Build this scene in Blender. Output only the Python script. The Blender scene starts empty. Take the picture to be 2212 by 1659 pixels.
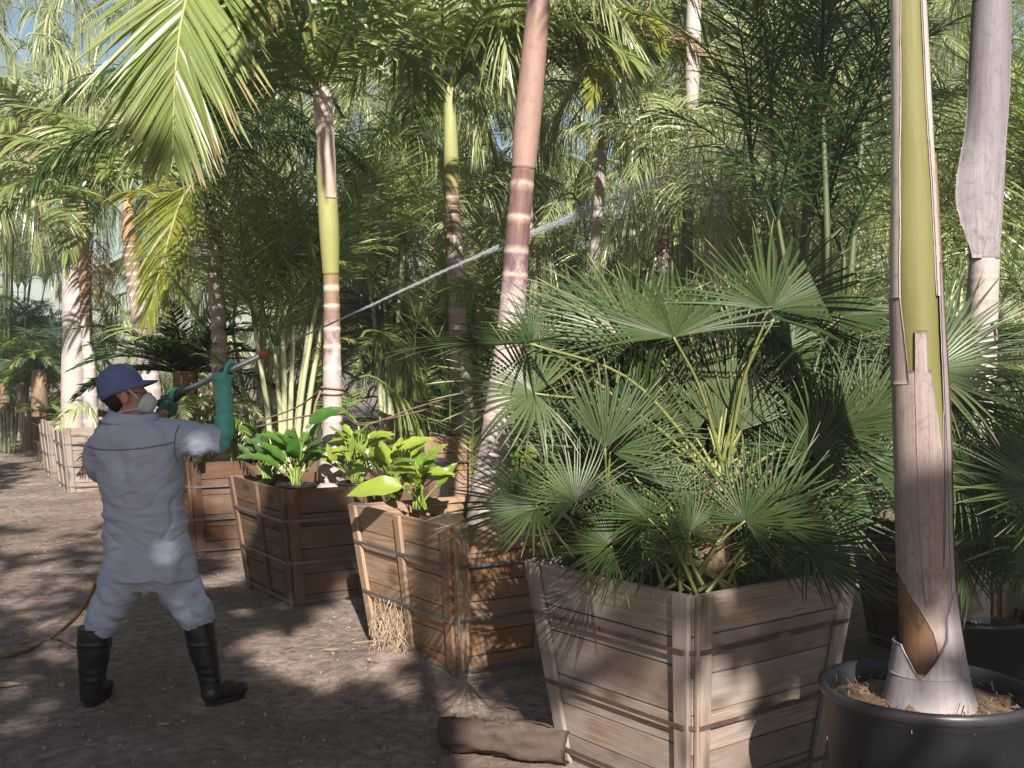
import bpy, math, random
import numpy as np
from mathutils import Vector, Matrix, noise as mnoise

R = math.radians
rng = np.random.default_rng(11)
random.seed(5)
SC = bpy.context.scene
COL = SC.collection

# ------------------------------------------------------------------ camera
FPX, CX, HY, EYE = 2400.0, 1106.0, 795.0, 1.65
cam = bpy.data.cameras.new('camera')
cam.sensor_width = 36.0
cam.lens = 36.0 * FPX / 2212.0
cam.shift_y = -(829.5 - HY) / 2212.0
cam.clip_start = 0.05
cam.clip_end = 3000
camo = bpy.data.objects.new('camera', cam)
camo.location = (0, 0, EYE)
camo.rotation_euler = (R(90), 0, 0)
COL.objects.link(camo)
SC.camera = camo

# ------------------------------------------------------------------ light
SUN_EL, SUN_AZ = 30.0, 9.0          # behind the camera, a little to the right
S = Vector((math.sin(R(SUN_AZ)) * math.cos(R(SUN_EL)), -math.cos(R(SUN_AZ)) * math.cos(R(SUN_EL)), math.sin(R(SUN_EL))))
sun = bpy.data.lights.new('sun', 'SUN')
sun.energy = 5.0
sun.angle = R(0.55)
sun.color = (1.0, 0.96, 0.90)
suno = bpy.data.objects.new('sun', sun)
suno.rotation_euler = S.to_track_quat('Z', 'Y').to_euler()
COL.objects.link(suno)
world = bpy.data.worlds.new('World')
SC.world = world
world.use_nodes = True
wt = world.node_tree
sky = wt.nodes.new('ShaderNodeTexSky')
sky.sky_type = 'NISHITA'
sky.sun_disc = False
sky.sun_elevation = R(SUN_EL)
sky.sun_rotation = math.atan2(S.x, S.y)
sky.air_density = 1.2
bg = wt.nodes['Background']
wt.links.new(sky.outputs[0], bg.inputs[0])
bg.inputs[1].default_value = 0.05
SC.view_settings.view_transform = 'Standard'
SC.view_settings.look = 'None'
SC.view_settings.gamma = 1.0
SC.view_settings.exposure = 1.10
SC.cycles.max_bounces = 6
SC.cycles.diffuse_bounces = 2
SC.cycles.glossy_bounces = 2
SC.cycles.transmission_bounces = 4
SC.cycles.transparent_max_bounces = 12
SC.cycles.sample_clamp_indirect = 4.0


def at(x, y, d):
    """point seen at pixel x, y of the 2212 px wide photograph, d metres ahead"""
    return Vector(((x - CX) * d / FPX, d, EYE - (y - HY) * d / FPX))


def atz(x, y, z):
    return at(x, y, (EYE - z) * FPX / (y - HY))


# ------------------------------------------------------------------ materials
class NT:
    def __init__(s, name):
        s.m = bpy.data.materials.new(name)
        s.m.use_nodes = True
        s.t = s.m.node_tree
        s.p = s.t.nodes['Principled BSDF']
        s.out = s.t.nodes['Material Output']

    def n(s, kind, **kw):
        nd = s.t.nodes.new(kind)
        for k, v in kw.items():
            if k.startswith('i_'):
                key = k[2:]
                nd.inputs[int(key) if key.isdigit() else key].default_value = v
            else:
                setattr(nd, k, v)
        return nd

    def l(s, a, b):
        s.t.links.new(a, b)

    def attr(s, name):
        nd = s.n('ShaderNodeAttribute', attribute_name=name)
        return nd

    def mix(s, f, a, b, blend='MIX'):
        nd = s.n('ShaderNodeMix', data_type='RGBA', blend_type=blend)
        for src, sock in ((f, nd.inputs[0]), (a, nd.inputs[6]), (b, nd.inputs[7])):
            if isinstance(src, (int, float)):
                sock.default_value = src
            elif isinstance(src, tuple):
                sock.default_value = (*src, 1) if len(src) == 3 else src
            else:
                s.l(src, sock)
        return nd.outputs[2]

    def ramp(s, f, stops, interp='LINEAR'):
        nd = s.n('ShaderNodeValToRGB')
        cr = nd.color_ramp
        cr.interpolation = interp
        while len(cr.elements) > 1:
            cr.elements.remove(cr.elements[-1])
        for i, (p, c) in enumerate(stops):
            e = cr.elements[0] if i == 0 else cr.elements.new(p)
            e.position = p
            e.color = (*c, 1) if isinstance(c, tuple) else (c, c, c, 1)
        s.l(f, nd.inputs[0])
        return nd.outputs[0]

    def math(s, op, a, b=0.0):
        nd = s.n('ShaderNodeMath', operation=op)
        for src, sock in ((a, nd.inputs[0]), (b, nd.inputs[1])):
            if isinstance(src, (int, float)):
                sock.default_value = src
            else:
                s.l(src, sock)
        return nd.outputs[0]

    def noise(s, vec, scale, detail=4, rough=.55, mapping=None, dist=0.0):
        if mapping is not None:
            mp = s.n('ShaderNodeMapping')
            mp.inputs['Scale'].default_value = mapping
            s.l(vec, mp.inputs[0])
            vec = mp.outputs[0]
        nd = s.n('ShaderNodeTexNoise', i_Scale=scale, i_Detail=detail, i_Roughness=rough, i_Distortion=dist)
        if vec is not None:
            s.l(vec, nd.inputs['Vector'])
        return nd.outputs['Fac']

    def bump(s, h, strength=.3, dist=.01):
        nd = s.n('ShaderNodeBump', i_Strength=strength, i_Distance=dist)
        s.l(h, nd.inputs['Height'])
        s.l(nd.outputs[0], s.p.inputs['Normal'])


def leaf_mat(name, c1, c2, tip, transl, tipstart=.86, tf=.38, rough=.42, spec=.45, dead=None):
    t = NT(name)
    r = t.attr('rnd').outputs['Fac']
    tp = t.attr('tip').outputs['Fac']
    base = t.mix(r, c1, c2)
    if dead is not None:      # a share of the leaflets has died to straw colour
        base = t.mix(t.ramp(r, [(dead[1], 0.0), (min(.999, dead[1] + .02), 1.0)]), base, dead[0])
    # each leaflet browns at its own distance from the tip
    edge = t.math('MULTIPLY', t.math('FRACT', t.math('MULTIPLY', r, 7.31)), .30)
    lim = t.math('SUBTRACT', tp, edge)
    tf_ = t.ramp(lim, [(max(0.0, tipstart - .22), 0.0), (tipstart, 1.0)])
    col = t.mix(tf_, base, tip)
    t.l(col, t.p.inputs['Base Color'])
    t.p.inputs['Roughness'].default_value = rough
    t.p.inputs['Specular IOR Level'].default_value = spec
    tr = t.n('ShaderNodeBsdfTranslucent')
    t.l(t.mix(.75, col, transl), tr.inputs[0])
    mx = t.n('ShaderNodeMixShader', i_0=tf)
    t.l(t.p.outputs[0], mx.inputs[1])
    t.l(tr.outputs[0], mx.inputs[2])
    t.l(mx.outputs[0], t.out.inputs[0])
    return t.m


M = {}
TAN = (.36, .28, .15)
M['king'] = leaf_mat('king_leaf', (.16, .22, .06), (.30, .34, .11), (.42, .30, .17), (.24, .32, .05), rough=.34, spec=.65)
M['kinggold'] = leaf_mat('gold_leaf', (.19, .23, .035), (.30, .29, .05), (.42, .31, .17), (.34, .36, .05))
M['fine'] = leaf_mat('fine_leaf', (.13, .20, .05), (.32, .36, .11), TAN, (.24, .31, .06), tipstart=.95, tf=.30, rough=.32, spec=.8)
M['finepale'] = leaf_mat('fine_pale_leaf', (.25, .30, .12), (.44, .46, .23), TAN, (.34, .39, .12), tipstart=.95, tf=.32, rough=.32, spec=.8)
M['dark'] = leaf_mat('dark_leaf', (.03, .07, .018), (.075, .12, .035), (.09, .10, .03), (.10, .16, .03), tipstart=.98)  # also used where shade is put into the leaf colour
M['dry'] = leaf_mat('dry_leaf', (.30, .21, .11), (.42, .33, .20), (.40, .31, .19), (.38, .27, .13), tf=.25, rough=.75, spec=.15)
M['lime'] = leaf_mat('lime_leaf', (.12, .20, .03), (.22, .28, .05), (.2, .2, .05), (.30, .38, .05), tipstart=.98)
M['blue'] = leaf_mat('blue_green_leaf', (.06, .11, .07), (.11, .16, .10), (.12, .15, .09), (.12, .19, .09), tipstart=.98)
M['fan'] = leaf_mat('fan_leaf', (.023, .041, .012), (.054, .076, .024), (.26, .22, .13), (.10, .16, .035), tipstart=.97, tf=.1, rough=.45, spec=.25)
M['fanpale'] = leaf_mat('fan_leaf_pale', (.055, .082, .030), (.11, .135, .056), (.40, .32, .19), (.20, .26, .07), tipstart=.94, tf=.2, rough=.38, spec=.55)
M['paddle'] = leaf_mat('paddle_leaf', (.045, .12, .02), (.09, .17, .03), (.16, .17, .04), (.17, .30, .03), tipstart=.99, tf=.3, rough=.28, spec=.6)
M['paddlelime'] = leaf_mat('paddle_leaf_lime', (.14, .23, .03), (.27, .33, .05), (.36, .34, .07), (.34, .42, .04), tipstart=.99, tf=.28, rough=.3, spec=.5)
M['shade'] = leaf_mat('broad_leaf', (.03, .07, .02), (.06, .10, .03), (.06, .1, .03), (.08, .13, .02), tf=.03)


def stem_mat(name, c1, c2, rough=.5, streak=30.0):
    t = NT(name)
    pc = t.attr('pc').outputs['Vector']
    nz = t.noise(pc, streak, 3, .6, (1, .06, 1))
    t.l(t.mix(nz, c1, c2), t.p.inputs['Base Color'])
    t.p.inputs['Roughness'].default_value = rough
    t.bump(nz, .2, .004)
    return t.m


M['rachis'] = stem_mat('rachis', (.22, .24, .07), (.34, .33, .12))
M['petiole'] = stem_mat('petiole', (.13, .15, .042), (.24, .24, .08), .45)
M['cane'] = stem_mat('cane', (.30, .32, .16), (.45, .43, .27))
M['stem_dark'] = stem_mat('stem_dark', (.05, .065, .025), (.12, .14, .06))
M['stalk'] = stem_mat('stalk', (.12, .20, .03), (.25, .30, .06), .4)


def trunk_mat(name, young, old, ringc, streakc, mott=.5, pos=None):
    """tip: 0 at the base .. 1 at the top; rnd: ring scars"""
    t = NT(name)
    pc = t.attr('pc').outputs['Vector']
    tp = t.attr('tip').outputs['Fac']
    ring = t.attr('rnd').outputs['Fac']
    big = t.noise(pc, 11, 5, .65, (1, .45, 1))
    streak = t.noise(pc, 95, 6, .7, (1, .035, 1), .4)
    speck = t.noise(pc, 190, 4, .75, (1, .35, 1))
    f = t.math('ADD', tp, t.math('MULTIPLY', t.math('SUBTRACT', big, .5), .62))
    n = len(young)
    stops = [((i / max(1, n - 1) * .8 + .1) if pos is None else pos[i], c) for i, c in enumerate(young)]
    base = t.ramp(f, stops)
    base = t.mix(t.ramp(streak, [(.42, 0.0), (.72, mott)]), base, streakc)
    base = t.mix(t.ramp(speck, [(.58, 0.0), (.75, .45)]), base, old)
    base = t.mix(t.math('MULTIPLY', ring, t.ramp(big, [(.3, .55), (.6, 1.0)])), base, ringc)
    blot = t.noise(pc, 23, 5, .7, (1, .7, 1), 1.2)
    base = t.mix(t.ramp(blot, [(.52, 0.0), (.66, .7)]), base, old)
    t.l(base, t.p.inputs['Base Color'])
    t.p.inputs['Roughness'].default_value = .62
    t.p.inputs['Specular IOR Level'].default_value = .3
    t.bump(t.mix(.5, streak, speck), .35, .006)
    return t.m


GREY = (.46, .40, .36)
M['trunk_pale'] = trunk_mat('trunk_pale', [(.38, .32, .29), (.42, .365, .335), (.36, .30, .27)], (.24, .19, .165), (.33, .22, .16), (.48, .43, .41))
M['trunk_ringed'] = trunk_mat('trunk_ringed', [(.33, .27, .245), (.41, .355, .335), (.40, .335, .305), (.17, .095, .075), (.22, .14, .05)], (.2, .13, .10), (.60, .50, .42), (.36, .29, .28), .5, (.05, .35, .66, .78, .98))
M['trunk_red'] = trunk_mat('trunk_red', [(.25, .185, .17), (.39, .325, .305), (.42, .355, .335), (.34, .25, .25), (.10, .06, .065), (.14, .06, .05), (.17, .15, .05)], (.16, .09, .09), (.55, .42, .34), (.30, .20, .20), .5, (.05, .25, .55, .68, .78, .90, 1.0))
M['trunk_dark'] = trunk_mat('trunk_dark', [(.13, .11, .10), (.17, .15, .13), (.20, .18, .15)], (.08, .07, .06), (.22, .18, .14), (.2, .18, .16))
M['shaft_green'] = trunk_mat('shaft_green', [(.24, .235, .075), (.30, .30, .12), (.33, .33, .16)], (.26, .24, .10), (.4, .36, .16), (.22, .21, .09), .5)
M['shaft_olive'] = trunk_mat('shaft_olive', [(.135, .122, .042), (.155, .145, .048), (.18, .175, .075)], (.17, .14, .06), (.3, .3, .1), (.12, .11, .035), .6)
M['shaft_pink'] = trunk_mat('shaft_pink', [(.42, .28, .22), (.50, .40, .36), (.55, .45, .42)], (.35, .22, .18), (.45, .33, .25), (.50, .38, .32), .5)
M['shaft_copper'] = trunk_mat('shaft_copper', [(.31, .19, .15), (.26, .155, .12), (.25, .165, .14)], (.22, .13, .11), (.35, .23, .17), (.27, .18, .16), .5)
M['shaft_orange'] = trunk_mat('shaft_orange', [(.36, .20, .11), (.44, .25, .15), (.36, .24, .15)], (.26, .16, .10), (.45, .3, .18), (.42, .28, .19), .5)
M['sheath_grey'] = trunk_mat('sheath_grey', [(.33, .285, .275), (.27, .23, .235), (.27, .23, .235)], (.19, .155, .155), (.36, .31, .27), (.21, .17, .175), .8)
M['sheath_mauve_shaded'] = trunk_mat('sheath_mauve_shaded', [(.29, .25, .245), (.20, .17, .18), (.19, .16, .17)], (.12, .10, .105), (.3, .26, .24), (.13, .105, .115), .9)  # grey sheath darkened; the shade of overhanging fronds is in the colour
M['sheath_brown'] = trunk_mat('sheath_brown', [(.29, .22, .19), (.25, .195, .175), (.28, .22, .20)], (.15, .10, .085), (.35, .24, .17), (.17, .125, .115), .9)
M['sheath_orange'] = trunk_mat('sheath_orange', [(.085, .042, .024), (.13, .066, .034), (.20, .12, .07)], (.06, .03, .018), (.4, .2, .1), (.085, .045, .03), .95)
M['fibre'] = trunk_mat('fibre', [(.12, .078, .048), (.18, .12, .072), (.19, .125, .078)], (.06, .036, .024), (.4, .28, .16), (.40, .28, .17), .8)


def wood_mat(name, new, stain, grey, greyness, rough=.8):
    t = NT(name)
    pc = t.attr('pc').outputs['Vector']
    r = t.attr('rnd').outputs['Fac']
    grain = t.noise(pc, 9, 6, .7, (.25, 7, 7), .8)
    fine = t.noise(pc, 40, 4, .7, (.12, 4, 4), .3)
    big = t.noise(pc, 2.6, 4, .6, (.7, 1.6, 1.6))
    vor = t.n('ShaderNodeTexVoronoi', i_Scale=3.1)
    mp = t.n('ShaderNodeMapping')
    mp.inputs['Scale'].default_value = (.75, 2.0, 2.0)
    t.l(pc, mp.inputs[0])
    t.l(mp.outputs[0], vor.inputs['Vector'])
    knot = t.ramp(vor.outputs['Distance'], [(.06, 1.0), (.12, .7), (.26, 0.0)])
    tone = t.mix(r, new, stain)
    col = t.mix(t.ramp(grain, [(.35, 0.0), (.62, 1.0)]), tone, stain)
    col = t.mix(t.ramp(big, [(greyness, .7), (min(.99, greyness + .22), .05)]), col, grey)
    col = t.mix(t.ramp(fine, [(.5, 0.0), (.8, .6)]), col, tuple(c * .42 for c in stain))
    col = t.mix(t.math('MULTIPLY', knot, .75), col, tuple(c * .4 for c in stain))
    t.l(col, t.p.inputs['Base Color'])
    t.p.inputs['Roughness'].default_value = rough
    t.p.inputs['Specular IOR Level'].default_value = .25
    t.bump(t.mix(.5, grain, fine), .45, .004)
    return t.m


M['wood_grey'] = wood_mat('wood_grey', (.43, .32, .23), (.165, .105, .07), (.31, .265, .24), .45)
M['wood_orange'] = wood_mat('wood_orange', (.50, .36, .24), (.25, .125, .062), (.28, .21, .165), .36)
M['wood_brown'] = wood_mat('wood_brown', (.21, .12, .068), (.105, .05, .025), (.17, .13, .105), .36)
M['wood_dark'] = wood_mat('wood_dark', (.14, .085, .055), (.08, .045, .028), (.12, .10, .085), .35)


def plain(name, c, rough=.5, metal=0.0, var=.25, scale=12, spec=.5, bump=.15):
    t = NT(name)
    co = t.n('ShaderNodeTexCoord').outputs['Object']
    nz = t.noise(co, scale, 5, .6)
    t.l(t.mix(nz, tuple(x * (1 - var) for x in c), tuple(min(1, x * (1 + var)) for x in c)), t.p.inputs['Base Color'])
    t.p.inputs['Roughness'].default_value = rough
    t.p.inputs['Metallic'].default_value = metal
    t.p.inputs['Specular IOR Level'].default_value = spec
    if bump:
        t.bump(nz, bump, .01)
    return t.m


M['strap'] = plain('strap_steel', (.20, .20, .205), .5, .6, .35, 25)
t = NT('strap_rust')
co = t.n('ShaderNodeTexCoord').outputs['Object']
nz = t.noise(co, 7, 5, .65)
t.l(t.ramp(nz, [(.38, (.085, .045, .034)), (.55, (.12, .075, .058)), (.66, (.20, .185, .175))]), t.p.inputs['Base Color'])
t.p.inputs['Roughness'].default_value = .7
t.p.inputs['Metallic'].default_value = .3
M['strap_rust'] = t.m
M['plastic'] = plain('black_plastic', (.028, .028, .030), .42, 0, .4, 9, .5, .1)
M['soil'] = plain('soil', (.075, .052, .04), .95, 0, .6, 40, .1, .8)
M['mulch'] = plain('mulch', (.24, .16, .10), .95, 0, .75, 70, .1, 1.0)
M['rubber'] = plain('rubber', (.016, .016, .018), .45, 0, .4, 14, .45, .15)
M['sole'] = plain('sole', (.022, .02, .02), .8, 0, .3, 20, .3, .2)
M['glove'] = plain('green_glove', (.11, .37, .30), .6, 0, .22, 25, .4, .25)
M['glovedark'] = plain('green_glove_dark', (.03, .13, .095), .6, 0, .3, 30, .4, .25)
M['cap'] = plain('cap_cloth', (.13, .15, .30), .85, 0, .18, 60, .2, .2)
M['skin'] = plain('skin', (.42, .22, .15), .55, 0, .15, 20, .4, .1)
M['hair'] = plain('hair', (.028, .02, .016), .7, 0, .4, 90, .3, .6)
M['mask'] = plain('mask_white', (.50, .51, .53), .7, 0, .06, 30, .3, .1)
M['maskgrey'] = plain('mask_grey', (.22, .23, .25), .6, 0, .1, 30, .3, .1)
M['steel'] = plain('steel_tube', (.55, .56, .60), .3, .85, .1, 30, .5, .05)
M['grip'] = plain('dark_grip', (.03, .028, .03), .6, 0, .3, 30, .4, .1)
M['redcap'] = plain('red_nozzle', (.34, .075, .035), .5, 0, .2, 30, .5, .1)
M['hose'] = plain('hose', (.20, .105, .03), .55, 0, .55, 16, .4, .1)
M['rope'] = plain('rope', (.26, .17, .13), .9, 0, .4, 60, .2, .5)
M['twig'] = leaf_mat('dry_litter', (.20, .14, .09), (.38, .29, .20), (.34, .26, .18), (.3, .22, .14), tf=.08, rough=.9, spec=.1)
M['clod'] = plain('clod', (.26, .205, .175), .95, 0, .5, 6, .1, .4)
M['bark'] = plain('bark', (.085, .06, .048), .95, 0, .5, 18, .15, .9)


def cloth(name, c):
    t = NT(name)
    co = t.n('ShaderNodeTexCoord').outputs['Object']
    big = t.noise(co, 5, 4, .55, (1, 1, 2.2))
    weave = t.noise(co, 220, 2, .5)
    t.l(t.mix(big, tuple(x * .82 for x in c), tuple(x * 1.12 for x in c)), t.p.inputs['Base Color'])
    t.p.inputs['Roughness'].default_value = .9
    t.p.inputs['Specular IOR Level'].default_value = .15
    fold = t.noise(co, 9, 3, .5, (.55, .55, 1.8), .8)
    t.bump(t.mix(.06, fold, weave), .32, .03)
    return t.m


M['shirt'] = cloth('shirt_cloth', (.38, .41, .51))
M['trouser'] = cloth('trouser_cloth', (.37, .40, .53))
M['seam'] = cloth('seam_cloth', (.13, .135, .18))

# ground
t = NT('dirt')
co = t.n('ShaderNodeTexCoord').outputs['Object']
a = t.noise(co, .9, 6, .6)
b = t.noise(co, 14, 6, .65)
c = t.noise(co, 95, 4, .7)
col = t.ramp(a, [(.3, (.18, .13, .107)), (.5, (.31, .235, .198)), (.72, (.47, .37, .315))])
col = t.mix(t.ramp(b, [(.40, .8), (.60, 0.0)]), col, (.15, .108, .085))
col = t.mix(t.ramp(c, [(.56, 0.0), (.72, .7)]), col, (.48, .38, .32))
t.l(col, t.p.inputs['Base Color'])
t.p.inputs['Roughness'].default_value = .97
t.p.inputs['Specular IOR Level'].default_value = .12
t.bump(t.mix(.5, b, c), .7, .03)
M['dirt'] = t.m

# water: white broken stream, partly clear
def water_mat(name, a):
    t = NT(name)
    df, tr, tp = t.n('ShaderNodeBsdfDiffuse'), t.n('ShaderNodeBsdfTranslucent'), t.n('ShaderNodeBsdfTransparent')
    for q in (df, tr):
        q.inputs[0].default_value = (.93, .95, .97, 1)
    m1, m2 = t.n('ShaderNodeMixShader', i_0=.4), t.n('ShaderNodeMixShader', i_0=a)
    t.l(df.outputs[0], m1.inputs[1])
    t.l(tr.outputs[0], m1.inputs[2])
    t.l(tp.outputs[0], m2.inputs[1])
    t.l(m1.outputs[0], m2.inputs[2])
    t.l(m2.outputs[0], t.out.inputs[0])
    return t.m


M['water'] = water_mat('spray_water', .10)
M['mist'] = water_mat('spray_mist', .13)


# ------------------------------------------------------------------ mesh building
class MB:
    def __init__(s):
        s.V, s.F, s.rnd, s.tip, s.pc, s.n = [], [], [], [], [], 0

    def add(s, V, F, rnd=0.0, tip=0.0, pc=None):
        V = np.asarray(V, float).reshape(-1, 3)
        n = len(V)
        s.V.append(V)
        fs = F if isinstance(F, list) else [F]
        for f in fs:
            f = np.asarray(f, int)
            if f.ndim == 1:
                f = f[None]
            s.F.append(f + s.n)
        s.rnd.append(np.broadcast_to(np.asarray(rnd, float), (n,)))
        s.tip.append(np.broadcast_to(np.asarray(tip, float), (n,)))
        s.pc.append(V if pc is None else np.asarray(pc, float).reshape(-1, 3))
        s.n += n

    def merge(s, o, Mx):
        """add another builder's geometry moved by the 4x4 matrix Mx"""
        for V, rn, tp, pc in [(np.concatenate(o.V), np.concatenate(o.rnd), np.concatenate(o.tip), np.concatenate(o.pc))]:
            W = V @ Mx[:3, :3].T + Mx[:3, 3]
            s.V.append(W)
            s.rnd.append(rn)
            s.tip.append(tp)
            s.pc.append(pc)
            for f in o.F:
                s.F.append(f + s.n)
            s.n += len(V)

    def mesh(s, name, mat, origin=(0, 0, 0), smooth=True):
        me = bpy.data.meshes.new(name)
        V = np.concatenate(s.V) - np.array(origin, float)
        tot = np.concatenate([np.full(len(f), f.shape[1]) for f in s.F])
        idx = np.concatenate([f.ravel() for f in s.F])
        me.vertices.add(len(V))
        me.vertices.foreach_set('co', V.ravel().astype(np.float32))
        me.loops.add(len(idx))
        me.loops.foreach_set('vertex_index', idx.astype(np.int32))
        me.polygons.add(len(tot))
        me.polygons.foreach_set('loop_start', (np.cumsum(tot) - tot).astype(np.int32))
        me.polygons.foreach_set('use_smooth', np.full(len(tot), bool(smooth)))
        me.update(calc_edges=True)
        for nm, arr in (('rnd', s.rnd), ('tip', s.tip)):
            at_ = me.attributes.new(nm, 'FLOAT', 'POINT')
            at_.data.foreach_set('value', np.concatenate(arr).astype(np.float32))
        at_ = me.attributes.new('pc', 'FLOAT_VECTOR', 'POINT')
        at_.data.foreach_set('vector', np.concatenate(s.pc).ravel().astype(np.float32))
        me.materials.append(M[mat] if isinstance(mat, str) else mat)
        return me

    def build(s, name, mat, parent=None, smooth=True):
        org = parent_origin(parent)
        o = bpy.data.objects.new(name, s.mesh(name, mat, org, smooth))
        COL.objects.link(o)
        if parent is not None:
            o.parent = parent
        return o


def parent_origin(p):
    v = Vector((0, 0, 0))
    while p is not None:
        v += Vector(p.location)
        p = p.parent
    return v


def tag(o, label=None, cat=None, group=None, kind=None):
    for k, v in (('label', label), ('category', cat), ('group', group), ('kind', kind)):
        if v:
            o[k] = v
    return o


def thing(name, label, cat, loc=(0, 0, 0), group=None):
    o = bpy.data.objects.new(name, None)
    o.empty_display_size = .1
    o.location = loc
    COL.objects.link(o)
    return tag(o, label, cat, group)


def curve(pts, n):
    """Catmull-Rom through rows of pts (any width), n samples"""
    P = np.asarray([list(p) for p in pts], float)
    if len(P) == 2:
        u = np.linspace(0, 1, n)[:, None]
        return P[0] * (1 - u) + P[1] * u
    Q = np.vstack([2 * P[0] - P[1], P, 2 * P[-1] - P[-2]])
    u = np.linspace(0, len(P) - 1 - 1e-9, n)
    i = u.astype(int)
    f = (u - i)[:, None]
    a, b, c, d = Q[i], Q[i + 1], Q[i + 2], Q[i + 3]
    return .5 * ((2 * b) + (-a + c) * f + (2 * a - 5 * b + 4 * c - d) * f ** 2 + (-a + 3 * b - 3 * c + d) * f ** 3)


def nrm(a):
    return a / np.maximum(1e-9, np.linalg.norm(a, axis=-1, keepdims=True))


def frames(P):
    T = nrm(np.gradient(P, axis=0))
    ref = np.array([1., 0, 0]) if abs(T[0][0]) < .9 else np.array([0, 1., 0])
    U = np.zeros_like(P)
    u = ref - T[0] * (ref @ T[0])
    for i in range(len(P)):
        u = u - T[i] * (u @ T[i])
        u = u / np.linalg.norm(u)
        U[i] = u
    return T, U, np.cross(T, U)


def grid_faces(a, b, wrap=False):
    i = np.arange(a - 1)[:, None]
    j = np.arange(b if wrap else b - 1)[None, :]
    j2 = (j + 1) % b
    return np.stack([i * b + j, i * b + j2, (i + 1) * b + j2, (i + 1) * b + j], -1).reshape(-1, 4)


def tube(mb, P, r, n=10, rnd=0.0, tip=None, cap=True, wob=0.0, squash=None):
    P = np.asarray([list(p) for p in P], float)
    r = np.broadcast_to(np.asarray(r, float), (len(P),))
    T, U, W = frames(P)
    a = np.linspace(0, 2 * np.pi, n, endpoint=False)
    s = np.concatenate([[0], np.cumsum(np.linalg.norm(np.diff(P, axis=0), axis=1))])
    rr = r[:, None] * np.ones(n)
    if wob:
        for i in range(len(P)):
            for j in range(n):
                rr[i, j] *= 1 + wob * mnoise.noise((math.cos(a[j]) * 1.4 + P[0][0] * 3, math.sin(a[j]) * 1.4, s[i] * 3))
    ca, sa = np.cos(a), np.sin(a)
    V = P[:, None] + rr[..., None] * (ca[None, :, None] * U[:, None] + sa[None, :, None] * W[:, None])
    pc = np.stack(np.broadcast_arrays(ca[None] * r[:, None], s[:, None] + P[0][0] * 7, sa[None] * r[:, None]), -1)
    tp = np.linspace(0, 1, len(P)) if tip is None else np.broadcast_to(tip, (len(P),))
    rn = np.broadcast_to(rnd, (len(P),))
    F = [grid_faces(len(P), n, True)]
    if cap:
        F += [np.arange(n)[::-1][None], (np.arange(n) + (len(P) - 1) * n)[None]]
    mb.add(V, F, np.repeat(rn, n), np.repeat(tp, n), pc)


def strips(mb, P, B, w, N=None, fold=0.0, rnd=None):
    """P (n,K,3) centre lines, B (n,K,3) width directions, w (n,K); fold lifts the edges along N"""
    n, K = P.shape[:2]
    rnd = rng.random(n) if rnd is None else rnd
    hw = (w / 2)[..., None]
    if fold and N is not None:
        V = np.stack([P - B * hw + N * hw * fold, P, P + B * hw + N * hw * fold], 2)
        c = 3
    else:
        V = np.stack([P - B * hw, P + B * hw], 2)
        c = 2
    g = grid_faces(K, c)
    F = (g[None] + (np.arange(n) * K * c)[:, None, None]).reshape(-1, 4)
    tip = np.broadcast_to(np.linspace(0, 1, K)[None, :, None], (n, K, c)).ravel()
    mb.add(V, F, np.repeat(rnd, K * c), tip)


def leaflets(mb, P, T, Nv, S_, ts, llen, lw, droop, K=4, fold=0.0, vee=.25, jit=.12, a0=68, a1=22, side=(1, -1), plume=0.0, prof=None):
    """pinnate leaflets along rachis samples P,T,Nv,S_ (m,3); ts (m) 0..1"""
    m = len(P)
    for sd in side:
        ph = np.radians(a0 + (a1 - a0) * ts ** 1.3) + rng.normal(0, jit, m)
        be = vee + rng.normal(0, jit + plume, m)
        d = T * np.cos(ph)[:, None] + (sd * S_ * np.cos(be)[:, None] + Nv * np.sin(be)[:, None]) * np.sin(ph)[:, None]
        pf = (np.sin(np.pi * np.clip(ts * .86 + .14, 0, 1) ** .8) ** .6) if prof is None else prof(ts)
        L = llen * np.maximum(.25, pf) * rng.uniform(.85, 1.1, m)
        k = droop * rng.uniform(.5, 1.4, m)
        pts = [P]
        dirs = []
        cur = P.copy()
        for q in range(K):
            u = (q + .5) / K
            dd = nrm(d + np.array([0, 0, -1.0]) * (k * u ** 1.2 * 1.6)[:, None])
            dirs.append(dd)
            if q < K - 1:
                cur = cur + dd * (L / (K - 1))[:, None]
                pts.append(cur)
        Pk = np.stack(pts, 1)
        D = np.stack(dirs, 1)
        B = T[:, None] - D * (T[:, None] * D).sum(-1, keepdims=True)
        B = nrm(B + rng.normal(0, .25, (m, 1, 3)))
        u = np.linspace(0, 1, K)
        wp = np.interp(u, [0, .25, .6, 1], [.6, 1, .85, .08])
        N2 = nrm(np.cross(D, B))
        strips(mb, Pk, B, lw * wp[None] * rng.uniform(.8, 1.15, (m, 1)), N2, fold)


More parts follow.
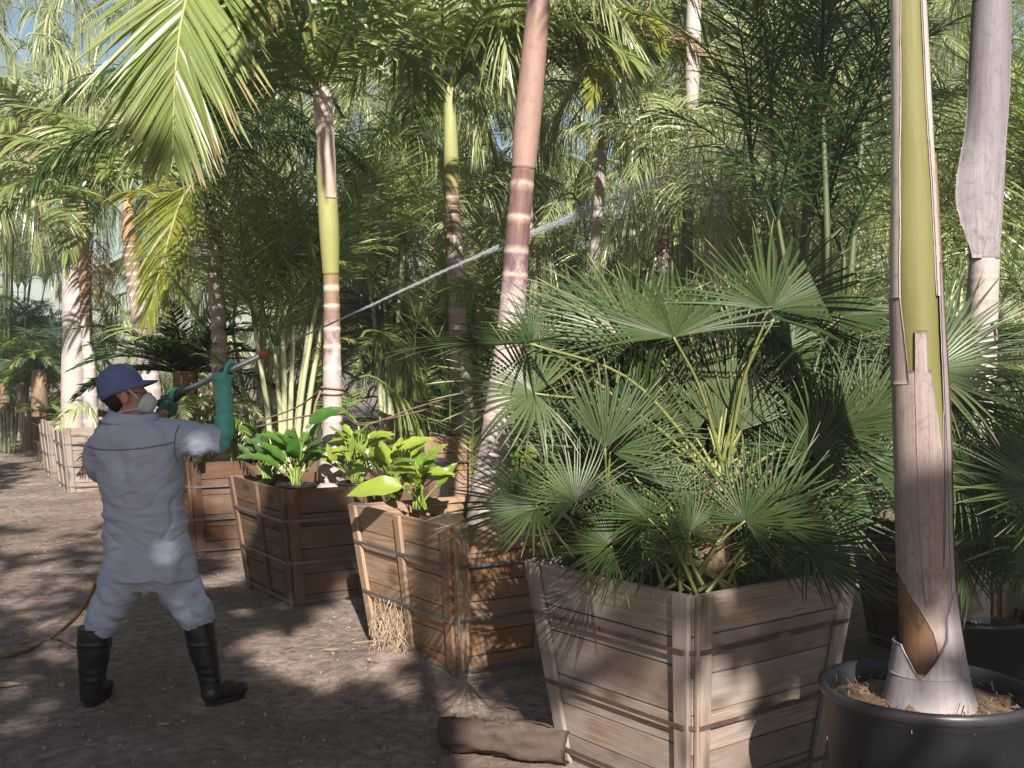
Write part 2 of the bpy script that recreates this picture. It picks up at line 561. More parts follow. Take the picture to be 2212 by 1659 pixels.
def frond_from_path(mb, mr, pts, n, llen, lw, droop, pet=.12, r0=.018, up=None, nseg=24, **kw):
    """mb takes leaflets, mr the rachis"""
    C = curve(pts, nseg)
    T, _, _ = frames(C)
    upv = np.array([0, 0, 1.0]) if up is None else np.asarray(up, float)
    tube(mr, C, np.linspace(r0, r0 * .18, nseg), 5, cap=False)
    ts = np.linspace(pet, 1, n)
    idx = ts * (nseg - 1)
    Pp = np.stack([np.interp(idx, np.arange(nseg), C[:, k]) for k in range(3)], 1)
    Tp = nrm(np.stack([np.interp(idx, np.arange(nseg), T[:, k]) for k in range(3)], 1))
    Nv = upv - Tp * (Tp @ upv)[:, None]
    # carry the upper side over smoothly when the rachis turns down
    Sx = nrm(np.cross(Tp, Nv))
    for i in range(1, n):
        if Sx[i] @ Sx[i - 1] < 0:
            Sx[i] = -Sx[i]
    Nv = np.cross(Sx, Tp)
    leaflets(mb, Pp, Tp, Nv, Sx, (ts - pet) / (1 - pet), llen, lw, droop, **kw)


def arc_path(L, e0, e1, n=24, p=1.2, side=0.0):
    s = np.linspace(0, 1, n)
    e = np.radians(e0 + (e1 - e0) * s ** p)
    ds = L / (n - 1)
    x = np.concatenate([[0], np.cumsum(np.cos(e[:-1]) * ds)])
    z = np.concatenate([[0], np.cumsum(np.sin(e[:-1]) * ds)])
    return np.stack([x, side * L * s ** 2, z], 1)


def make_frond(L, e0, e1, n, llen, lw, droop, p=1.2, **kw):
    mb, mr = MB(), MB()
    frond_from_path(mb, mr, arc_path(L, e0, e1, 24, p, rng.uniform(-.12, .12)), n, llen, lw, droop, up=(-.35, 0, 1), **kw)
    mb.merge(mr, np.eye(4))
    return mb


def king(e0, e1, L=2.2, **kw):
    a = dict(n=46, llen=.62, lw=.042, droop=1.0, K=6, fold=.35, vee=.2, r0=.022)
    a.update(kw)
    n = a.pop('n'); ll = a.pop('llen'); lw = a.pop('lw'); dr = a.pop('droop')
    return make_frond(L, e0, e1, n, ll, lw, dr, **a)


def fine(e0, e1, L=2.0, **kw):
    a = dict(n=62, llen=.62, lw=.0155, droop=1.5, K=5, vee=.15, jit=.15, plume=.12, a0=58, r0=.014)
    a.update(kw)
    n = a.pop('n'); ll = a.pop('llen'); lw = a.pop('lw'); dr = a.pop('droop')
    return make_frond(L, e0, e1, n, ll, lw, dr, **a)


PROTO = {
    'king_up': [king(80, 10), king(72, -10)],
    'king_arch': [king(62, -50), king(50, -60), king(40, -55)],
    'king_droop': [king(25, -82, p=.8), king(10, -85, p=.7), king(35, -85, p=.8)],
    'fine_up': [fine(80, 0), fine(70, -25)],
    'fine_arch': [fine(62, -60), fine(45, -70), fine(30, -70)],
    'fine_droop': [fine(20, -85, p=.7), fine(0, -85, p=.6), fine(40, -88, p=.8)],
    'weep': [fine(50, -45, L=1.8, n=50, llen=.85, lw=.0145, droop=2.2, plume=.15, K=5), fine(30, -60, L=1.7, n=46, llen=.8, lw=.0145, droop=2.4, plume=.15, K=5), fine(65, -40, L=1.9, n=50, llen=.75, lw=.0145, droop=2.0, plume=.15, K=5)],
    'cane': [fine(80, 15, L=1.6, n=28, llen=.5, lw=.013, droop=.35, plume=.06, r0=.011), fine(72, -10, L=1.5, n=26, llen=.5, lw=.013, droop=.5, plume=.08, r0=.012)],
    'hang': [fine(55, -86, L=1.7, n=60, llen=.75, lw=.0145, droop=2.2, plume=.1, p=.42, a0=38, a1=12), fine(30, -88, L=1.9, n=64, llen=.8, lw=.0145, droop=2.2, plume=.1, p=.4, a0=34, a1=12),
             fine(70, -84, L=1.9, n=60, llen=.7, lw=.0145, droop=2.0, plume=.1, p=.5, a0=42, a1=14)],
    'date': [fine(70, -40, L=.95, n=48, llen=.22, lw=.011, droop=.25, plume=.1, r0=.008), fine(40, -50, L=.95, n=48, llen=.22, lw=.011, droop=.25, plume=.1, r0=.008)],
    'cycad': [king(60, -5, L=1.1, n=46, llen=.20, lw=.022, droop=.1, r0=.012, K=3), king(35, -25, L=1.1, n=46, llen=.20, lw=.022, droop=.1, r0=.012, K=3)],
    'fern': [king(55, -50, L=.8, n=26, llen=.2, lw=.02, droop=.25, r0=.008, K=3), king(30, -60, L=.8, n=26, llen=.2, lw=.02, droop=.25, r0=.008, K=3)],
}
_mc = {}


def frond_mesh(kind, i, mat):
    key = (kind, i % len(PROTO[kind]), mat)
    if key not in _mc:
        _mc[key] = PROTO[kind][key[1]].mesh('frond', mat)
    return _mc[key]


def put_fronds(parent, hub, spec, name='frond'):
    """spec: (kind, mat, azimuth deg, scale, tilt deg)"""
    org = parent_origin(parent)
    for k, (kind, mat, az, sc, tilt) in enumerate(spec):
        o = bpy.data.objects.new(name, frond_mesh(kind, int(rng.integers(0, 9)), mat))
        COL.objects.link(o)
        o.parent = parent
        o.location = Vector(hub) - org
        o.rotation_euler = (R(rng.uniform(-14, 14)), R(-tilt), R(az))
        o.scale = (sc, sc, sc)


def crown_spec(kinds, mat, n, sc=1.0, az0=None, mats=None, tilt=6):
    az0 = rng.uniform(0, 360) if az0 is None else az0
    out = []
    for i in range(n):
        m = mat if mats is None or rng.random() > mats[1] else mats[0]
        out.append((kinds[i % len(kinds)], m, az0 + i * 137.5 + rng.uniform(-12, 12), sc * rng.uniform(.85, 1.12), rng.uniform(-tilt, tilt)))
    return out


def trunk_mb(path, rings=(), n=20, step=.02, wob=.05):
    """path rows: x,y,z,radius; rings: arc positions 0..1 of leaf scars"""
    P = np.asarray([list(p) for p in path], float)
    L = np.linalg.norm(np.diff(P[:, :3], axis=0), axis=1).sum()
    k = max(8, int(L / step))
    C = curve(P, k)
    u = np.linspace(0, 1, k)
    ring = np.zeros(k)
    rad = C[:, 3].copy()
    for q in rings:
        d = np.abs(u - q) * L
        ring = np.maximum(ring, np.exp(-(d / .013) ** 4))
        rad *= 1 + .045 * np.exp(-(d / .014) ** 2) - .02 * np.exp(-((d - .03) / .02) ** 2)
    mb = MB()
    tube(mb, C[:, :3], rad, n, ring, u, True, wob)
    return mb


def ring_list(L, a, b, gap, jitter=.15):
    out, s = [], a * L
    while s < b * L:
        out.append(s / L)
        s += gap * (1 + random.uniform(-jitter, jitter)) * (1 + .25 * (s / L))
    return out


def px_path(rows, k=1.0):
    """rows: px, py, depth, width in px -> x,y,z,radius"""
    return [(*at(x, y, d), w * d / FPX / 2 * k) for x, y, d, w in rows]


def shell(mb, C, rad, a0, a1, thick=.008, na=18, noise_amp=.15, seed=0.0, rnd=0.0, flare=None, ref=(0, -1, 0)):
    """a curved sheath lying round the axis C (m,3): angle a0..a1 measured from the side facing the camera"""
    C = np.asarray(C, float)
    m = len(C)
    T = nrm(np.gradient(C, axis=0))
    ref = np.asarray(ref, float)
    E1 = nrm(ref - T * (T @ ref)[:, None])
    E2 = np.cross(T, E1)
    a0 = np.broadcast_to(np.asarray(a0, float), (m,)).copy()
    a1 = np.broadcast_to(np.asarray(a1, float), (m,)).copy()
    s = np.concatenate([[0], np.cumsum(np.linalg.norm(np.diff(C, axis=0), axis=1))])
    for i in range(m):
        a0[i] += noise_amp * mnoise.noise((seed, s[i] * 3.5, 1.3)) + .35 * noise_amp * mnoise.noise((seed, s[i] * 26, 7))
        a1[i] += noise_amp * mnoise.noise((seed + 5, s[i] * 3.5, 4.1)) + .35 * noise_amp * mnoise.noise((seed + 3, s[i] * 26, 2))
    rad = np.broadcast_to(np.asarray(rad, float), (m,))
    u = np.linspace(0, 1, na)
    A = a0[:, None] + (a1 - a0)[:, None] * u
    rr = rad[:, None] * np.ones(na)
    if flare is not None:
        rr = rr + flare(np.linspace(0, 1, m)[:, None], u[None])
    outs = []
    for off in (0.0, -thick):
        r2 = rr + off
        outs.append(C[:, None] + r2[..., None] * (np.cos(A)[..., None] * E1[:, None] + np.sin(A)[..., None] * E2[:, None]))
    V = np.concatenate([outs[0].reshape(-1, 3), outs[1].reshape(-1, 3)])
    g = grid_faces(m, na)
    k = m * na
    top = (m - 1) * na
    edge = []
    for i in range(m - 1):
        edge += [(i * na, (i + 1) * na, (i + 1) * na + k, i * na + k), (i * na + na - 1, i * na + na - 1 + k, (i + 1) * na + na - 1 + k, (i + 1) * na + na - 1)]
    for j in range(na - 1):
        edge += [(j, j + k, j + 1 + k, j + 1), (top + j, top + j + 1, top + j + 1 + k, top + j + k)]
    pc = np.stack([np.cos(A) * .1 + seed, np.broadcast_to(s[:, None], A.shape), np.sin(A) * .1], -1).reshape(-1, 3)
    tp = np.repeat(np.linspace(0, 1, m), na)
    mb.add(V, [g[:, ::-1], g + k, np.array(edge)], rnd, np.concatenate([tp, tp]), np.concatenate([pc, pc]))


# ------------------------------------------------------------------ ground
def ground_h(x, y):
    h = .035 * mnoise.noise((x * .5, y * .5, 0)) + .018 * mnoise.noise((x * 1.7, y * 1.7, 3)) + .007 * mnoise.noise((x * 6, y * 6, 5))
    h += .12 * math.exp(-(((x + .66) / .30) ** 2 + ((y - 6.08) / .38) ** 2))      # dirt heaped on the second box
    h += .05 * math.exp(-(((x - .1) / .7) ** 2 + ((y - 5.9) / .5) ** 2))
    h += .05 * math.exp(-(((x + 1.2) / .6) ** 2 + ((y - 7.7) / .6) ** 2))
    return h


xs = np.concatenate([[-120, -60, -30, -20], np.arange(-14, -6, .25), np.arange(-6, 3, .055), np.arange(3, 8, .3), [12, 20, 40, 120]])
ys = np.concatenate([[-80, -40, -20, -10, -5, -2, 0, 1, 2], np.arange(3, 9, .055), np.arange(9, 16, .12), np.arange(16, 30, .5), [35, 45, 70, 160]])
GV = np.array([(x, y, ground_h(x, y) if 2 < y < 40 and -20 < x < 12 else 0) for y in ys for x in xs])
mb = MB()
mb.add(GV, grid_faces(len(ys), len(xs)))
g = mb.build('ground', 'dirt')
tag(g, kind='structure')

# ------------------------------------------------------------------ wooden tree boxes
BOX = {}


def tree_box(key, label, fx, fy, yaw, side, zt, zb, inset, wood, strap, mids=(True, True), straps=(.24, .57, .88), nplank=6, soil=.10, group='wooden tree boxes in the row'):
    r = np.array([math.cos(yaw), math.sin(yaw), 0])
    l = np.array([-math.sin(yaw), math.cos(yaw), 0])
    P0 = np.array([fx, fy, 0.])
    top = [P0 + [0, 0, zt], P0 + r * side + [0, 0, zt], P0 + r * side + l * side + [0, 0, zt], P0 + l * side + [0, 0, zt]]
    cen = P0 + (r + l) * side / 2
    k = (side - 2 * inset) / side
    bot = [cen + (q - cen - [0, 0, zt]) * k + [0, 0, zb] for q in top]
    t = thing('tree_box', label, 'tree box', (cen[0], cen[1], 0), group)
    BOX[key] = (cen, side, zt, t)

    def fm(i):
        A, B, C, D = top[i], top[(i + 1) % 4], bot[(i + 1) % 4], bot[i]
        nn = np.cross(B - A, D - A)
        nn = -nn / np.linalg.norm(nn)
        if nn @ (A - cen) < 0:
            nn = -nn
        return lambda u, v, o: A * (1 - u) * (1 - v) + B * u * (1 - v) + C * u * v + D * (1 - u) * v + nn * o

    def slab(mb, f, u0, u1, v0, v1, o0, o1, vert, seed, nu=1, jag=0.0):
        V, pc = [], []
        du, dv = (u1 - u0) * side, (v1 - v0) * zt
        for o in (o0, o1):
            for v in (v0, v1):
                for q in range(nu + 1):
                    u = u0 + (u1 - u0) * q / nu
                    jj = jag * mnoise.noise((u * 14, v * 30 + seed, o * 10)) if jag else 0
                    V.append(f(u, v + jj, o))
                    a, b = u * side, v * zt
                    pc.append((b + seed * 3.7, a + seed, o) if vert else (a + seed * 3.7, b + seed, o))
        n1 = nu + 1
        F = []
        for q in range(nu):
            F.append((n1 * 0 + q, n1 * 0 + q + 1, n1 + q + 1, n1 + q))
            F.append((2 * n1 + q, 3 * n1 + q, 3 * n1 + q + 1, 2 * n1 + q + 1))
            F.append((q, 2 * n1 + q, 2 * n1 + q + 1, q + 1))
            F.append((n1 + q, n1 + q + 1, 3 * n1 + q + 1, 3 * n1 + q))
        F.append((0, n1, 3 * n1, 2 * n1))
        F.append((n1 - 1, 3 * n1 - 1, 4 * n1 - 1, 2 * n1 - 1))
        mb.add(np.array(V), np.array(F), random.random(), 0, np.array(pc))

    th = .022 / side
    for i in range(4):
        f = fm(i)
        mb = MB()
        cuts = [0]
        for q in range(nplank - 1):
            cuts.append((q + 1 + random.uniform(-.22, .22)) / nplank)
        cuts.append(1.0)
        e = th if i % 2 else 0
        for a, b in zip(cuts[:-1], cuts[1:]):
            slab(mb, f, e, 1 - e, a + .0042, b - .0042, -.022, random.uniform(-.003, .001), False, random.uniform(0, 50), 10, .0022)
        pn = mb.build('side_panel', wood, t, smooth=False)
        bw = .085 / side
        spans = [(0.004, bw), (1 - bw, .996)]
        if mids[i % 2]:
            spans.append((.49, .49 + bw * .75))
        for a, b in spans:
            mb = MB()
            slab(mb, f, a, b, -.002 + random.uniform(-.004, .004), .995, .003, .024, True, random.uniform(0, 50))
            bt = mb.build('batten', wood, t, smooth=False)
            bv = bt.modifiers.new('edge', 'BEVEL')
            bv.width = .004
            bv.segments = 2
    for v in straps:
        mb = MB()
        loop = []
        hw = .0085 / zt
        for i in range(4):
            f = fm(i)
            c = .02 / side
            for u in (c, 1 - c):
                o = .027
                loop.append([f(u, v + hw, o), f(u, v + hw, o + .003), f(u, v - hw, o + .003), f(u, v - hw, o)])
        L = np.array(loop)
        m = len(L)
        mb.add(L.reshape(-1, 3), grid_faces(m + 1, 4, True) % (m * 4))
        mb.build('strap', strap, t, smooth=False)
    # soil
    n = 16
    V = []
    q = soil / zt
    c4 = [a * (1 - q) + b * q for a, b in zip(top, bot)]
    for i in range(n):
        for j in range(n):
            u, v = i / (n - 1), j / (n - 1)
            u2, v2 = .012 + u * .976, .012 + v * .976
            p = c4[0] * (1 - u2) * (1 - v2) + c4[1] * u2 * (1 - v2) + c4[2] * u2 * v2 + c4[3] * (1 - u2) * v2
            p[2] += .03 * mnoise.noise((p[0] * 6, p[1] * 6, 2)) + .05 * math.exp(-((u - .5) ** 2 + (v - .5) ** 2) * 14)
            V.append(p)
    mb = MB()
    mb.add(np.array(V), grid_faces(n, n))
    mb.build('soil', 'soil', t)
    return t


tree_box('A', 'weathered grey tree box with rusty straps, nearest of the row, holding fan palms', .642, 3.942, .654, .948, .838, -.03, .113, 'wood_grey', 'strap_rust', (False, False), (.235, .565, .88))
tree_box('B', 'sunlit orange brown tree box with steel straps and dead grass hanging on its side', -.308, 5.64, .595, 1.16, .845, -.03, .11, 'wood_orange', 'strap')
tree_box('C', 'shaded brown tree box under the pale ringed palm with the rope', -1.507, 7.366, .555, 1.16, .84, -.03, .12, 'wood_brown', 'strap')
tree_box('D', 'brown tree box just to the right of the spraying man, partly hidden by him', -2.76, 9.5, .52, 1.16, .84, -.03, .1, 'wood_brown', 'strap')
tree_box('Db', 'tree box almost wholly hidden behind the spraying man', -4.25, 12.1, .5, 1.16, .84, -.03, .1, 'wood_orange', 'strap')
tree_box('E', 'pale tree box left of the man with a green frond over its rim', -5.9, 14.6, .5, 1.16, .86, -.03, .1, 'wood_grey', 'strap')
tree_box('F', 'narrow looking grey tree box, second to the left of the man', -6.95, 16.6, .5, 1.1, .86, -.03, .1, 'wood_grey', 'strap')
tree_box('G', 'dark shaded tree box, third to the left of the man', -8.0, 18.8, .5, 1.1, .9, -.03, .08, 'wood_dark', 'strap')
tree_box('H', 'reddish brown far tree box near the left edge, sunlit at its foot', -9.75, 22.2, .5, 1.1, .9, -.03, .06, 'wood_orange', 'strap')
tree_box('I', 'farthest tree box at the left end of the row, grey in shade', -11.3, 25.2, .5, 1.1, .95, -.03, .06, 'wood_grey', 'strap')
tree_box('J', 'sunlit tree box of the second row carrying two black pots of leafy plants', -.83, 10.5, .53, 1.05, 1.0, -.03, .08, 'wood_orange', 'strap', group='wooden tree boxes of the second row')
tree_box('K', 'sunlit tree box of the second row glimpsed behind the fan palm leaves', .72, 10.2, .4, 1.1, .95, -.03, .08, 'wood_orange', 'strap', group='wooden tree boxes of the second row')
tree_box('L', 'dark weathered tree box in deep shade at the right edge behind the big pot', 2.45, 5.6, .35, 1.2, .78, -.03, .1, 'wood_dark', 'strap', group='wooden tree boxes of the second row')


# ------------------------------------------------------------------ pots
def lathe(mb, prof, c, n=48):
    a = np.linspace(0, 2 * np.pi, n, endpoint=False)
    pr = np.array(prof, float)
    V = np.stack([c[0] + pr[:, :1] * np.cos(a), c[1] + pr[:, :1] * np.sin(a), c[2] + pr[:, 1:] * np.ones(n)], -1)
    mb.add(V, grid_faces(len(pr), n, True))


def soil_disc(parent, c, r, z, mat, n=30, amp=.02):
    mb = MB()
    V, k = [], 14
    for i in range(k):
        for j in range(n):
            rr = r * i / (k - 1)
            a = 2 * math.pi * j / n
            x, y = c[0] + rr * math.cos(a), c[1] + rr * math.sin(a)
            V.append((x, y, z + amp * mnoise.noise((x * 14, y * 14, 1)) + amp * mnoise.noise((x * 40, y * 40, 2)) + amp * .8 * (1 - i / k)))
    mb.add(np.array(V), grid_faces(k, n, True))
    return mb.build('soil', mat, parent)


def pot(label, c, r, h, soilmat='soil', soilz=.05, group=None):
    t = thing('plant_pot', label, 'plant pot', c, group)
    mb = MB()
    lip = max(.012, r * .055)
    lathe(mb, [(0, .004), (r * .8, .0), (r * .83, .012), (r * .95, h - lip * 3.2), (r * .965, h - lip * 3.1), (r * .97, h - lip * 2.2), (r - lip * .2, h - lip * 2), (r + lip * .15, h - lip * 1.4), (r + lip * .25, h - lip * .7),
               (r, h - .002), (r - lip * .5, h + .001), (r - lip * 1.2, h - lip * .5), (r - lip * 1.5, h - lip * 1.5), (r * .90, h - lip * 3), (r * .84, h * .4)], c)
    mb.build('pot_wall', 'plastic', t)
    soil_disc(t, c, r * .90, c[2] + h - soilz, soilmat, amp=min(.02, r * .08))
    return t


PC = at(2000, 1470, 3.62)
PC.z = 0.0
pot('large black nursery pot holding the palm with peeling sheaths', PC, .335, .62, 'mulch', .065)


# ------------------------------------------------------------------ palms with named trunks
def palm(label, rows, tmat, shaft=None, smat=None, spec=(), rings=None, ringgap=.1, cat='palm', group='palms of the grove', name='palm_tree', hub=None, fronds=True, seg=18, extra=None, wob=.05):
    P = px_path(rows)
    base = Vector(P[0][:3])
    t = thing(name, label, cat, base, group)
    L = sum((Vector(P[i][:3]) - Vector(P[i + 1][:3])).length for i in range(len(P) - 1))
    trunk_mb(P, ring_list(L, .05, .99, ringgap) if rings is None else rings, seg, wob=wob).build('trunk', tmat, t)
    h = Vector(P[-1][:3])
    if shaft:
        Q = px_path(shaft)
        trunk_mb(Q, (), seg, wob=.03).build('crownshaft', smat, t)
        h = Vector(Q[-1][:3])
    h.z -= .06
    put_fronds(t, hub or h, spec)
    return t, h


# e: tall palm in box C, sunlit, with rope
te, he = palm('pale ringed palm with green and pink crownshaft and a rope round its trunk',
              [(716, 1100, 8.05, 66), (716, 1020, 8.05, 58), (718, 930, 8.05, 44), (718, 800, 8.05, 40), (717, 690, 8.05, 35), (715, 590, 8.05, 34)], 'trunk_ringed',
              [(715, 594, 8.05, 36), (711, 500, 8.05, 43), (706, 400, 8.05, 43), (702, 300, 8.05, 38), (697, 200, 8.05, 30)], 'shaft_green', ringgap=.12)
cr = MB()
CC = curve(px_path([(708, 430, 8.05, 46), (704, 340, 8.05, 43), (699, 255, 8.05, 40), (695, 190, 8.05, 36)]), 30)
shell(cr, CC[:, :3], CC[:, 3] + .004, np.linspace(.1, -1.6, 30), np.linspace(.9, 1.9, 30), .006, 22, .25, 2.0)
cr.build('sheath', 'shaft_pink', te)
put_fronds(te, he, [('king_arch', 'king', 150, 1.0, 10), ('king_arch', 'king', 60, 1.05, 0), ('king_up', 'king', 10, 1.1, 0),
                    ('king_up', 'king', 100, 1.1, 0), ('king_up', 'king', 250, 1.05, 0), ('king_droop', 'king', 250, .55, 40), ('king_droop', 'king', 200, .75, 20), ('king_droop', 'king', 300, .5, 40)])


def custom_frond(parent, rows, mat, n, llen, lw, droop, up=(0, -.6, .8), **kw):
    mb, mr = MB(), MB()
    frond_from_path(mb, mr, [tuple(at(x, y, d)) for x, y, d in rows], n, llen, lw, droop, up=up, **kw)
    f = mb.build('frond', mat, parent)
    mr.build('rachis', 'rachis', f)
    return f


custom_frond(te, [(697, 205, 8.05), (640, -20, 7.9), (540, -150, 7.4), (450, -120, 6.9), (402, 0, 6.6), (380, 140, 6.5), (373, 325, 6.55)], 'king', 84, .92, .040, .2, up=(0, -1, .25), pet=.35, K=7, fold=.3, a0=50, a1=20, jit=.05, vee=-.05, r0=.026, prof=lambda t: np.interp(t, [0, .2, .5, .75, .9, 1], [.6, .95, 1, .72, .48, .28]))
custom_frond(te, [(697, 205, 8.05), (670, 20, 7.8), (610, -80, 7.3), (560, -60, 7.0), (530, 60, 6.9)], 'king', 60, .6, .046, .6, up=(0, -1, .3), pet=.35, K=6, fold=.3, a0=60, a1=20, jit=.08, r0=.022)

# f: second row palm, green crownshaft
palm('palm of the second row with green crownshaft and long weeping fronds',
     [(1000, 960, 11.0, 62), (1000, 900, 11.0, 54), (992, 760, 11.0, 42), (985, 600, 11.0, 38), (980, 480, 11.0, 32), (976, 405, 11.0, 29)], 'trunk_ringed',
     [(976, 408, 11.0, 31), (974, 330, 11.0, 32), (972, 250, 11.0, 26), (971, 185, 11.0, 20)], 'shaft_green', ringgap=.11,
     spec=[('king_arch', 'king', 200, 1.15, 0), ('king_arch', 'king', 345, 1.1, 5), ('king_droop', 'king', 330, 1.15, 25), ('king_arch', 'king', 280, 1.0, 20), ('king_droop', 'king', 215, 1.1, 25),
           ('king_up', 'king', 30, 1.1, 0), ('king_up', 'king', 160, 1.1, 0), ('king_arch', 'king', 100, 1.1, 0), ('king_droop', 'king', 10, 1.1, 25), ('king_arch', 'king', 310, 1.1, 15), ('king_arch', 'king', 235, 1.1, 12)])

# g: leaning copper palm in box B
palm('leaning palm with coppery sheath and dark ringed trunk in the orange box',
     [(1045, 1190, 6.25, 92), (1058, 1050, 6.25, 82), (1068, 980, 6.25, 72), (1092, 800, 6.25, 62), (1108, 650, 6.25, 56), (1117, 520, 6.25, 53), (1131, 362, 6.25, 50)], 'trunk_red',
     [(1131, 366, 6.25, 52), (1140, 260, 6.25, 58), (1152, 130, 6.25, 55), (1160, 40, 6.25, 50), (1166, -60, 6.25, 46), (1180, -260, 6.25, 34)], 'shaft_copper', ringgap=.13, seg=24,
     spec=crown_spec(['king_up', 'king_arch', 'king_arch'], 'king', 9, 1.15))

# h: pale trunk behind g
palm('pale trunk standing close behind the leaning copper palm',
     [(1142, 950, 11.5, 36), (1142, 800, 11.5, 32), (1140, 560, 11.5, 30), (1132, 300, 11.5, 28)], 'trunk_pale',
     [(1132, 303, 11.5, 28), (1127, 160, 11.5, 32), (1124, 20, 11.5, 24)], 'shaft_green', spec=crown_spec(['hang', 'fine_up', 'hang'], 'finepale', 11, 1.2))

# i: slim green shaft palm
palm('slim palm with yellow green shaft right of the copper palm',
     [(1436, 900, 11.0, 30), (1434, 700, 11.0, 26), (1433, 560, 11.0, 25), (1433, 462, 11.0, 25)], 'trunk_ringed',
     [(1433, 465, 11.0, 27), (1436, 400, 11.0, 28), (1436, 340, 11.0, 26), (1434, 290, 11.0, 18)], 'shaft_green', ringgap=.13,
     spec=crown_spec(['fine_up', 'hang', 'fine_up'], 'finepale', 7, 1.0))

# yellow crown with straw leaflets
ty, hy_ = palm('golden green palm crown with straw coloured dying leaflets in the middle',
               [(1282, 800, 11.4, 26), (1285, 560, 11.4, 24), (1293, 440, 11.4, 22), (1302, 320, 11.4, 22)], 'trunk_pale',
               [(1302, 324, 11.4, 23), (1312, 220, 11.4, 25), (1318, 110, 11.4, 18)], 'shaft_green', ringgap=.12,
               spec=[('king_arch', 'kinggold', 190, .75, 5), ('king_droop', 'kinggold', 215, .75, 30), ('king_droop', 'kinggold', 275, .8, 20), ('king_droop', 'kinggold', 262, .7, 10), ('king_arch', 'king', 20, .85, 5), ('king_droop', 'dry', 330, .62, 30),
                     ('king_droop', 'dry', 300, .6, 25), ('king_droop', 'dry', 240, .55, 25), ('king_up', 'king', 80, .9, 0), ('king_up', 'kinggold', 140, .9, 0), ('king_arch', 'king', 345, .9, 10), ('king_droop', 'king', 350, .8, 20)])

# k: thin dark trunk white near its top
palm('thin tall trunk, dark below and whitish near the top, beside the slim green palm',
     [(1478, 900, 11.0, 26), (1482, 640, 11.0, 26), (1488, 400, 11.0, 24), (1494, 250, 11.0, 25)], 'trunk_dark',
     [(1494, 252, 11.0, 26), (1497, 100, 11.0, 34), (1500, -30, 11.0, 28), (1504, -120, 11.0, 20)], 'trunk_pale', spec=crown_spec(['hang', 'hang', 'fine_up'], 'finepale', 10, 1.1))

# j: stout pale
palm('stout pale fibrous trunk behind the upper fan leaves',
     [(1548, 950, 10.2, 60), (1548, 750, 10.2, 56), (1548, 600, 10.2, 52), (1550, 500, 10.2, 48), (1552, 420, 10.2, 36)], 'trunk_pale', spec=crown_spec(['hang', 'fine_up'], 'finepale', 9, .95))

# a, b: pair at the left in box E
palm('broad pale grey trunk of the left hand pair, dark at the neck',
     [(158, 960, 15.4, 50), (158, 850, 15.4, 50), (162, 700, 15.4, 52), (160, 600, 15.4, 50), (158, 500, 15.4, 38), (155, 405, 15.4, 26)], 'trunk_pale', ringgap=.25, rings=(),
     spec=[('king_droop', 'finepale', 195, 1.0, 25), ('king_droop', 'finepale', 165, 1.0, 25), ('king_arch', 'finepale', 180, 1.1, 10), ('king_arch', 'king', 30, 1.1, 0), ('king_up', 'king', 120, 1.1, 0), ('king_up', 'king', 260, 1.0, 0), ('king_droop', 'finepale', 215, 1.0, 20)])
tb, hb = palm('slender trunk with orange brown shaft beside the broad grey trunk',
              [(196, 980, 15.0, 34), (195, 880, 15.0, 32), (192, 780, 15.0, 27), (186, 680, 15.0, 25), (185, 632, 15.0, 24)], 'trunk_ringed',
              [(185, 635, 15.0, 25), (182, 540, 15.0, 27), (180, 470, 15.0, 21), (183, 420, 15.0, 13)], 'shaft_orange', ringgap=.14,
              spec=crown_spec(['king_arch', 'king_up', 'king_droop'], 'king', 10, 1.0))
put_fronds(tb, at(205, 520, 15.0), [('fine_droop', 'dry', 300, .55, -30), ('fine_droop', 'dry', 340, .5, -35), ('fine_droop', 'dry', 260, .5, -30), ('fine_droop', 'dry', 20, .5, -30)])

# c: trunk with ladder shadows, crown with V petioles
tc, hc = palm('palm behind the cap of the man, half covered by a hanging yellow green frond',
              [(330, 960, 12.6, 58), (322, 820, 12.6, 46), (308, 700, 12.6, 42), (290, 600, 12.6, 34), (280, 520, 12.6, 28)], 'trunk_ringed',
              [(280, 523, 12.6, 29), (277, 470, 12.6, 26), (275, 420, 12.6, 22)], 'shaft_orange', ringgap=.12,
              spec=[('king_arch', 'king', 150, 1.0, 20), ('king_up', 'king', 100, 1.0, 0), ('king_up', 'king', 60, 1.0, 0), ('king_arch', 'king', 200, 1.0, 10), ('king_arch', 'king', 30, 1.0, 10), ('king_up', 'king', 180, .9, 0)])
# d: ringed trunk in box D with crown shade put into the dark leaf colour
td, hd = palm('ringed trunk with a dark dense crown right of the spraying man',
              [(490, 1010, 10.1, 50), (484, 920, 10.1, 42), (476, 800, 10.1, 36), (472, 700, 10.1, 34), (466, 600, 10.1, 34), (464, 470, 10.1, 34), (462, 380, 10.1, 26)], 'trunk_ringed', ringgap=.13,
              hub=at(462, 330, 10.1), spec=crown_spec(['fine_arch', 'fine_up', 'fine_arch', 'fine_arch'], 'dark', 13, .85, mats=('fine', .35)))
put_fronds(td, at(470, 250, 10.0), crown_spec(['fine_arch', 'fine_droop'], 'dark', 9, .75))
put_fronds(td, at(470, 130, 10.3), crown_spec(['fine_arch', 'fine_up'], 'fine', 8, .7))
custom_frond(td, [(462, 400, 10.0), (420, 395, 9.7), (385, 450, 9.5), (352, 560, 9.2), (318, 690, 9.1)], 'kinggold', 84, .80, .027, .6, up=(-.5, -.75, .35), pet=.12, K=5, fold=.25, a0=60, a1=18, jit=.07, vee=.05)
custom_frond(tc, [(276, 440, 12.6), (300, 410, 12.2), (345, 430, 11.8), (390, 500, 11.7)], 'kinggold', 50, .55, .03, .8, pet=.1, K=5)


